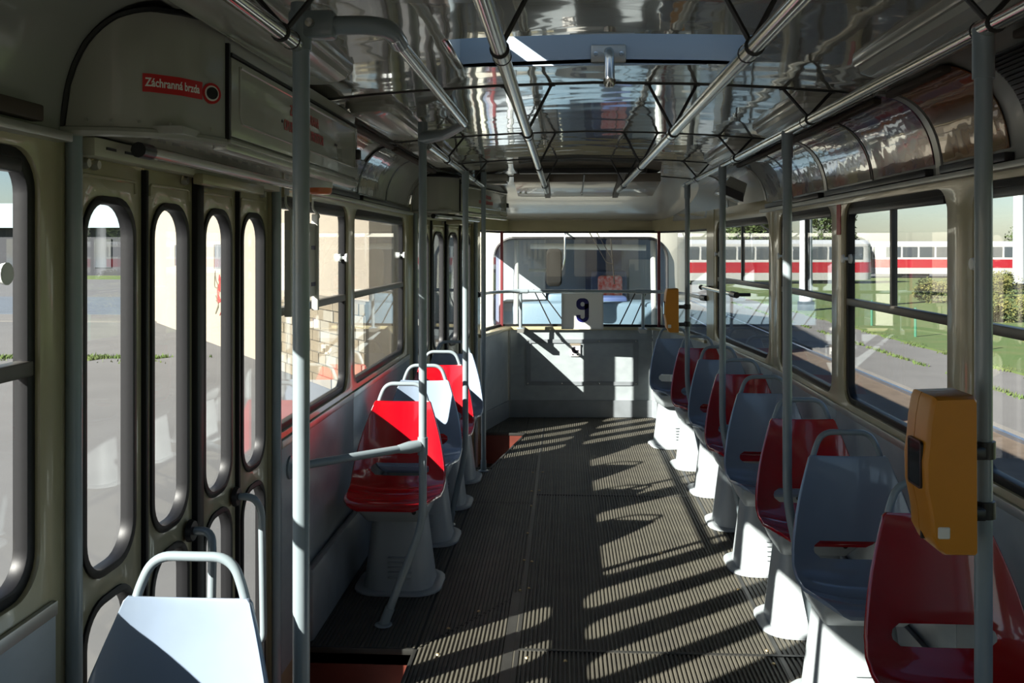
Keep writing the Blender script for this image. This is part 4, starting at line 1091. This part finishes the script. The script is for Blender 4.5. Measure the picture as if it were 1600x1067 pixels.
ground('lawn_far', -90, -14, 72, 80, GZ+0.05, 'grass_green', 'narrow lawn before the dark hall', 'lawn')
ground('pavement_far', -90, -10, 30.5, 33.5, GZ+0.04, 'pavement', 'pale pavement across the street', 'pavement')
for n, x in enumerate((-0.72, 0.72, 4.35, 5.75)):
    struct(MB().box((x-0.035, -60, GZ), (x+0.035, 230, GZ+0.07)).build('rail_track', 'rail_steel'),
           ['rail under the tram on the door side', 'rail under the tram on the seat row side', 'inner rail of the second track outside', 'outer rail of the second track outside'][n], 'rail')
gt = MB(); random.seed(3)
for k in range(9000):
    x = random.choice([random.gauss(8.75, 0.10), random.gauss(8.75, 0.10), random.gauss(7.35, 0.04)]); y = random.uniform(8, 42); h = random.uniform(0.02, 0.08)
    if noise.noise(Vector((x*0.7, y*0.9, 0))) < -0.05: continue
    a = random.uniform(0, PI); dx, dy = 0.018*math.cos(a), 0.018*math.sin(a)
    z = GZ+0.06
    gt.add([(x-dx, y-dy, z), (x+dx, y+dy, z), (x+dx*0.3+0.02, y, z+h)], [(0, 1, 2)])
for k in range(5000):
    x = -8.2 - abs(random.gauss(0, 4)); y = 20.5 + random.gauss(0, 0.22); h = random.uniform(0.02, 0.09)
    if noise.noise(Vector((x*1.1, y, 3))) < -0.1: continue
    a = random.uniform(0, PI); dx, dy = 0.02*math.cos(a), 0.02*math.sin(a)
    gt.add([(x-dx, y-dy, GZ), (x+dx, y+dy, GZ), (x+dx*0.3, y+0.02, GZ+h)], [(0, 1, 2)])
o = gt.build('weeds', 'grass_green'); tag(o, 'green weeds growing in the pavement joints', 'weeds', kind='stuff')

# pale building on the door side, seen through doors and window
A0 = Vector((-14.5, 31.5, 0)); A1 = Vector((-3.3, 15.0, 0))
d_ = (A1-A0).normalized(); nb = Vector((d_.y, -d_.x, 0))   # towards the viewer
if nb.dot(Vector((0, -1, 0))) < 0: nb = -nb
LB = (A1-A0).length
FBD = frame(A0, d_, -nb)
bd = thing('beige_building', 'pale beige building with barred window and stone base beside the track', 'building', A0 + Vector((0, 0, GZ)))
MB().plate(rect(0, GZ, LB, 6.2), [rect(9.3, 1.05, 10.4, 1.68), rect(4.2, 1.05, 5.3, 1.68)], FBD, 0, 0.4).build('facade', 'facade_beige', bd)
ftp = [FBD(0, 0, 0.4), FBD(LB-0.3, 0, 0.4), Vector((-2.9, 24, 0)), Vector((-10, 38, 0))]
MB().loft([[Vector((p.x, p.y, zz)) for p in ftp] for zz in (GZ, 6.2)]).build('building_body', 'facade_beige', bd)
MB().loft([[Vector((p.x, p.y, zz)) for p in (FBD(-0.2, 0, -0.3), FBD(LB+0.1, 0, -0.3), Vector((-2.7, 24, 0)), Vector((-10, 38.4, 0)))] for zz in (6.2, 6.5)]).build('roof', 'tram_roof', bd)
for w0, w1 in ((9.3, 10.4), (4.2, 5.3)):
    w = MB().plate(rect(w0, 1.05, w1, 1.68), [], FBD, 0.15, 0.2).build('window', 'tram_glass', bd)
    for k in range(9):
        a = w0 + (w1-w0)*(k+0.5)/9
        MB().plate(rect(a-0.015, 1.05, a+0.015, 1.68), [], FBD, 0.01, 0.04).build('window_bar', 'tram_roof', w)
# stone courses at the base close to the track
random.seed(5)
base_ = MB().plate(rect(LB-5.0, GZ, LB, 0.72), [], FBD, -0.06, 0.0).build('stone_base', 'mortar', bd)
z = GZ; row = 0
while z < 0.68:
    h = 0.20; a = LB-5.0 + (0.0 if row % 2 else -0.2)
    while a < LB-0.02:
        wd = random.uniform(0.32, 0.55); a0, a1 = max(a, LB-5.0), min(a+wd-0.02, LB)
        if a1-a0 > 0.05:
            MB().plate(rect(a0, z+0.01, a1, z+h-0.01), [], FBD, -0.06-random.uniform(0.015, 0.035), -0.055).build('stone', random.choice(['stone_block', 'stone_block', 'stone_pale']), base_)
        a += wd
    z += h; row += 1
# scribbled graffiti strokes
random.seed(8)
for k, (ga, gz) in enumerate(((9.6, 0.72), (10.05, 0.66), (9.65, 0.12), (10.1, 0.08), (11.2, 0.5), (9.85, 0.42))):
    pts = [FBD(ga + random.uniform(-0.25, 0.25), gz + random.uniform(-0.3, 0.3), -0.004) for _ in range(7)]
    MB().tube(fillet(pts, 0.1, 4), 0.016, 5).build('graffiti_stroke', 'print_red' if k % 2 else 'bark', bd)
# dark hall with pale roof far away
dh = thing('dark_hall', 'long dark hall with a pale roof edge far across the street', 'building', (-45, 84, GZ))
MB().box((-95, 82, GZ), (-27, 95, 3.4)).build('hall_wall', 'dark_hall', dh)
MB().box((-96, 81, 3.4), (-26, 96, 5.6)).build('hall_roof', 'roof_pale', dh)
for k in range(16):
    x = -92 + k*4.1
    MB().box((x, 81.9, -0.2), (x+1.6, 82.05, 2.4)).build('hall_window', 'tram_glass', dh)

# trams
def far_tram(x, y, rz, L, label):
    o = thing('parked_tram', label, 'tram', (x, y, GZ), 'parked red and white trams', rz)
    def band(z0, z1, h0, h1, name, m, ins=0.0):
        rings = [[Vector((px, py, zz)) for px, py in rr(-L/2+ins, -hh, L/2-ins, hh, 0.7, 5)] for zz, hh in ((z0, h0), (z1, h1))]
        return MB().loft(rings).build(name, m, o, local=True)
    band(0.35, 0.85, 1.18, 1.25, 'skirt', 'tram_white'); band(0.85, 1.55, 1.25, 1.25, 'red_band', 'tram_red'); band(1.55, 1.68, 1.25, 1.25, 'waist_band', 'tram_white')
    band(1.68, 2.62, 1.23, 1.20, 'window_band', 'tram_white'); band(2.62, 2.78, 1.22, 1.20, 'red_band', 'tram_white'); band(2.78, 3.05, 1.18, 0.85, 'roof', 'tram_roof')
    n = int(L/1.4)
    for k in range(n):
        a = -L/2 + 0.75 + k*(L-1.5)/n
        for s in (-1, 1):
            MB().rbox((a+0.08, s*1.215-0.04, 1.72), (a+(L-1.5)/n-0.08, s*1.215+0.04, 2.58), 0.02, 1).build('window', 'tram_glass', o, local=True)
    for s in (-1, 1):
        MB().rbox((s*(L/2-0.04)-0.03, -0.85, 1.70), (s*(L/2-0.04)+0.03, 0.85, 2.6), 0.02, 1).build('windscreen', 'tram_glass', o, local=True)
    for a in (-L*0.28, L*0.28):
        MB().box((a-1.1, -1.0, 0.07), (a+1.1, 1.0, 0.4)).build('bogie', 'black_plastic', o, local=True)
    MB().tube([(-1.2, 0, 3.05), (0.2, 0, 3.7), (-0.9, 0, 4.4)], 0.05, 6).build('pantograph', 'black_plastic', o, local=True)
    return o
far_tram(17.2, 79, R(2), 15.0, 'parked red and white tram seen through the windows nearest the rear corner')
far_tram(33.3, 80, R(-2), 15.0, 'parked red and white tram filling the window with the yellow bushes')
far_tram(49.5, 82, R(-2), 14.6, 'parked red and white tram beside the tall pale pylon')
far_tram(13.6, 64, R(8), 14.0, 'closer dark windowed red tram seen past the rear corner window')
far_tram(-9.5, 62, R(100), 14.0, 'red and white tram glimpsed through the rear door')

# trees and bushes
def blob(c, r, seed, sub=3, rough=0.35, sq=1.0):
    b = bmesh.new(); bmesh.ops.create_icosphere(b, subdivisions=sub, radius=1.0)
    for v in b.verts:
        n = v.co.normalized()
        k = 1 + rough*noise.noise(n*1.7 + Vector((seed, 0, 0))) + rough*0.6*noise.noise(n*5 + Vector((0, seed, 0))) + rough*0.35*noise.noise(n*11 + Vector((0, 0, seed)))
        v.co = Vector(c) + Vector((n.x*r*k, n.y*r*k, n.z*r*k*sq))
    return b
def leafy(c, rx, rz, n, size, seed):
    rnd = random.Random(seed); mb = MB(); V = []; Fq = []
    lumps = [(rnd.uniform(-0.55, 0.55), rnd.uniform(-0.55, 0.55), rnd.uniform(-0.5, 0.55), rnd.uniform(0.35, 0.6)) for _ in range(9)]
    for k in range(n):
        lx, ly, lz, lr = rnd.choice(lumps)
        d = Vector((rnd.gauss(0, 1), rnd.gauss(0, 1), rnd.gauss(0, 1))).normalized() * lr * rnd.uniform(0.6, 1.0)
        p = Vector((c[0] + (lx+d.x)*rx, c[1] + (ly+d.y)*rx, max(GZ+0.05, c[2] + (lz+d.z)*rz)))
        a = Vector((rnd.gauss(0, 1), rnd.gauss(0, 1), rnd.gauss(0, 0.7))).normalized(); b = a.orthogonal().normalized()
        w = size*rnd.uniform(0.6, 1.3); i = len(V)
        V += [p - a*w, p + b*w*0.5, p + a*w, p - b*w*0.5]; Fq.append((i, i+1, i+2, i+3))
    mb.v = V; mb.f = Fq
    return mb
def tree(x, y, h, r, label, m='leaf_green', group='trees beyond the trams'):
    o = thing('tree', label, 'tree', (x, y, GZ), group)
    leafy((x, y, GZ+h-r*1.1), r*1.05, r*1.15, 5200, 0.13+r*0.03, int(x*13+y)).build('foliage', m, o, weld=False)
    MB().tube([(x, y, GZ), (x+0.1, y, GZ+h*0.5), (x, y, GZ+h-r)], [0.22, 0.16, 0.08], 8).build('trunk', 'bark', o)
tl = [(3, 98, 9, 4.0), (10, 106, 10, 4.2), (22, 112, 11, 4.6), (25.3, 90, 6.5, 2.6), (62, 100, 8, 3.6), (56, 112, 7, 4), (5.0, 68, 5.5, 2.0), (-4, 60, 9, 3.5), (-20, 110, 8, 4), (-9, 105, 9, 4)]
lab = ['broad tree right behind the following tram', 'tall tree over the roof of the closer dark tram', 'large tree above the nearest parked tram', 'rounded tree in the gap between two parked trams', 'pale tree at the picture edge beyond the pylon',
       'low tree behind the tram by the pylon', 'small tree beside the corner window tram', 'tree glimpsed through the small door side window', 'tree far across the street', 'tree behind the tram seen through the rear door']
for (x, y, h, r), lb in zip(tl, lab): tree(x, y, h, r, lb)
random.seed(21)
bl = [(16.0, 42, 0.9), (18.3, 44, 1.0), (20.6, 46, 1.0), (13.8, 31, 0.8), (15.9, 32.5, 0.9), (12.0, 23.4, 0.8), (13.9, 22, 0.9), (15.9, 20.6, 0.8), (17.4, 26, 0.9), (23, 50, 1.2)]
bn = ['first', 'second', 'third', 'fourth', 'fifth', 'sixth', 'seventh', 'eighth', 'ninth', 'tenth']
for k, (x, y, r) in enumerate(bl):
    o = leafy((x, y, GZ+0.1+r*0.5), r*1.05, r*0.75, 2600, 0.055, k+3).build('bush', 'leaf_yellow', weld=False)
    tag(o, 'yellow green bush on the lawn, %s from the tall mast outwards' % bn[k], 'bush', 'bushes on the lawn')
for k, (x, y) in enumerate(((9.4, 15), (9.4, 18.6), (9.4, 22.2), (9.4, 25.8), (9.4, 29.4), (9.4, 33))):
    o = thing('fence_post', 'green fence post at the lawn edge, %s from the viewer' % bn[k], 'post', (x, y, GZ), 'green fence posts')
    MB().tube([(x, y, GZ), (x, y, GZ+0.85)], 0.035, 8).build('post_tube', 'fence_green', o)
    MB().lathe([(0.04, 0.0), (0.036, 0.03), (0.0, 0.05)], (x, y, GZ+0.85), 8).build('post_cap', 'fence_green', o)
for k, (x, y, h, r, lb) in enumerate(((9.2, 36.5, 8.5, 0.26, 'thick pale mast standing on a dark foot outside the window'), (26.2, 55.5, 8.0, 0.33, 'tall white pylon at the picture edge'), (22.6, 55, 7.0, 0.22, 'slim white pylon beside the yellow bushes'), (24.6, 60, 6.4, 0.20, 'white pylon in the gap between parked trams'))):
    o = thing('mast', lb, 'mast', (x, y, GZ), 'pale masts outdoors')
    MB().tube([(x, y, GZ+0.3), (x, y, GZ+h)], [r, r*0.8], 12).build('mast_tube', 'mast_grey', o)
    MB().tube([(x, y, GZ), (x, y, GZ+0.45)], r*1.25, 12).build('mast_foot', 'black_plastic', o)
    MB().tube([(x, y, GZ+h-0.4), (x-2.2, y, GZ+h-0.1)], 0.05, 6).build('mast_arm', 'mast_grey', o)

# ------------------------------------------------------------------ the following tram
FY = 10.25
ft = thing('following_tram', 'cream tram standing close behind the rear window', 'tram', (0.07, FY, GZ))
def fmap(x, z):
    return Vector((0.07+x, FY + 0.10*x*x + 0.16*(abs(x)/1.2)**4 + 0.10*max(0, z-0.9)**2, z))
NN = 14
outl = rr(-1.24, -0.55, 1.24, 2.05, 0.30, NN); inl = rr(-0.96, 0.60, 0.96, 1.70, 0.22, NN)
def mapr(l, dy=0.0): return [fmap(x, z)+Vector((0, dy, 0)) for x, z in l]
def blend(a, b, t): return [(p[0]*(1-t)+q[0]*t, p[1]*(1-t)+q[1]*t) for p, q in zip(a, b)]
rings = [mapr(blend(inl, outl, t)) for t in lin(0, 1, 6)]
rim = [mapr(inl, 0.10)]
rings2 = rings + [[p + Vector((0, 0.35, 0)) for p in mapr(blend(outl, rr(-1.25, -0.55, 1.25, 2.1, 0.3, NN), 1.0))]]
MB().loft(rim + rings2, cap=False).build('front_shell', 'tram_cream', ft)
MB().tube(mapr(blend(inl, outl, 0.02), -0.004), 0.016, 8, closed=True).build('windscreen_gasket', 'rubber', ft)
cen = [(0.0, 1.15)]*len(inl)
MB().loft([mapr(blend(cen, inl, t), 0.03) for t in (0.001, 0.25, 0.5, 0.75, 1.0)], cap=False).build('windscreen', 'windshield_glass', ft)
for sd, c in ((-1, -1.25), (1, 1.25)):
    fs_ = frame((0.07+c, FY+0.45, 0), (0, 1, 0), (sd, 0, 0))
    MB().plate(rect(0, -0.55, 13.5, 1.82), [rr(0.35 + 1.4*k, 0.75, 1.5 + 1.4*k, 1.62, 0.08) for k in range(9)], fs_, -0.06, 0.0).build('body_side', 'tram_cream', ft)
    for k in range(9):
        MB().plate(rr(0.34 + 1.4*k, 0.74, 1.51 + 1.4*k, 1.63, 0.08), [], fs_, -0.035, -0.03).build('side_pane', 'windshield_glass', ft)
roofp = [(-1.25, 1.82), (-1.22, 1.95), (-1.1, 2.06), (-0.8, 2.14), (0, 2.18), (0.8, 2.14), (1.1, 2.06), (1.22, 1.95), (1.25, 1.82)]
MB().loft([[Vector((0.07+x, y, z)) for x, z in roofp] for y in (FY+0.30, FY+2, FY+14)], cap=False, closed=False).build('roof', 'tram_cream', ft)
MB().box((-1.18, FY+0.5, -0.3), (1.32, FY+14, -0.2)).build('tram_floor', 'cab_grey', ft)
# cab interior
MB().box((-1.05, FY+1.75, -0.4), (1.2, FY+1.80, 2.0)).build('cab_bulkhead', 'cab_grey', ft)
MB().box((-0.95, FY+1.70, 0.2), (-0.35, FY+1.74, 1.9)).build('cab_panel', 'cab_pale', ft)
MB().box((0.16, FY+1.70, 0.5), (0.62, FY+1.73, 1.75)).build('cab_panel', 'cab_blue', ft)
MB().box((0.72, FY+1.70, 0.5), (1.05, FY+1.73, 1.45)).build('cab_panel', 'cab_pale', ft)
MB().rbox((-0.86, FY+0.32, 0.30), (1.0, FY+0.95, 0.98), 0.06).build('dashboard', 'dash_blue', ft)
MB().rbox((-0.30, FY+0.62, 0.9), (0.02, FY+0.92, 1.06), 0.03).build('instrument_pod', 'dash_blue', ft)
MB().rbox((0.30, FY+0.55, 0.9), (0.62, FY+0.92, 1.03), 0.03).build('instrument_pod', 'cab_blue', ft)
MB().rbox((0.22, FY+1.25, 0.4), (0.66, FY+1.42, 1.32), 0.05).build('driver_seat_back', 'cab_blue', ft)
MB().rbox((0.30, FY+1.16, 0.55), (0.60, FY+1.25, 1.26), 0.04).build('draped_jacket', 'jacket_red', ft)
for x in (-0.66, 0.90):
    MB().tube([(x, FY+0.30, 0.62), (x, FY+0.42, 1.68)], 0.03, 8).build('windscreen_pillar', 'white_paint', ft)
MB().tube([(-0.50, FY+0.42, 1.62), (0.82, FY+0.42, 1.60)], 0.035, 10).build('sun_blind', 'white_plastic', ft)
MB().rbox((-0.55, FY+1.2, 1.30), (-0.22, FY+1.25, 1.34), 0.005).build('cab_shelf', 'tram_cream', ft)
# mirror and wipers
mr = thing('mirror', 'dark grey mirror back on an arm before the following tram', 'mirror', (-0.24, FY-0.16, 1.55))
MB().loft([[Vector((-0.22+x*k, FY-0.20+dy, 1.385+z*k)) for x, z in rr(-0.085, -0.205, 0.085, 0.205, 0.05, 5)] for dy, k in ((-0.03, 0.85), (-0.015, 0.97), (0.02, 1.0), (0.03, 0.95))]).build('mirror_case', 'mirror_back', mr)
MB().tube(fillet([(-0.135, FY+0.16, 1.80), (-0.10, FY-0.16, 1.78), (-0.11, FY-0.19, 1.45), (-0.14, FY-0.19, 1.36)], 0.08), 0.011, 8).build('mirror_arm', 'steel', mr)
wi = thing('wiper', 'black windscreen wiper hanging from the top of the following tram', 'wiper', (0.36, FY, 1.4))
MB().tube([fmap(0.33, 1.72)+Vector((0, -0.03, 0)), fmap(0.37, 1.20)+Vector((0, -0.02, 0))], 0.008, 6).build('wiper_blade', 'matte_black', wi)
MB().tube([fmap(0.08, 1.80)+Vector((0, -0.03, 0)), fmap(0.28, 1.44)+Vector((0, -0.04, 0)), fmap(0.35, 1.42)+Vector((0, -0.03, 0))], 0.006, 6).build('wiper_arm', 'matte_black', wi)
MB().tube([fmap(0.16, 1.80)+Vector((0, -0.03, 0)), fmap(0.35, 1.47)+Vector((0, -0.03, 0))], 0.005, 6).build('wiper_arm', 'matte_black', wi)
for n, (xa, xb, lb) in enumerate(((-0.52, -0.28, 'black wiper resting low on the mirror side of the windscreen'), (0.62, 0.38, 'black wiper resting low on the seat side of the windscreen'))):
    w2 = thing('wiper', lb, 'wiper', (0.07+xa, FY, 0.7))
    MB().tube([fmap(xa, 1.14)+Vector((0, -0.02, 0)), fmap(xb, 0.66)+Vector((0, -0.03, 0))], 0.007, 6).build('wiper_arm', 'matte_black', w2)
    MB().tube([fmap(xa+0.1, 1.10)+Vector((0, -0.02, 0)), fmap(xb+0.16, 0.70)+Vector((0, -0.02, 0))], 0.007, 6).build('wiper_blade', 'matte_black', w2)
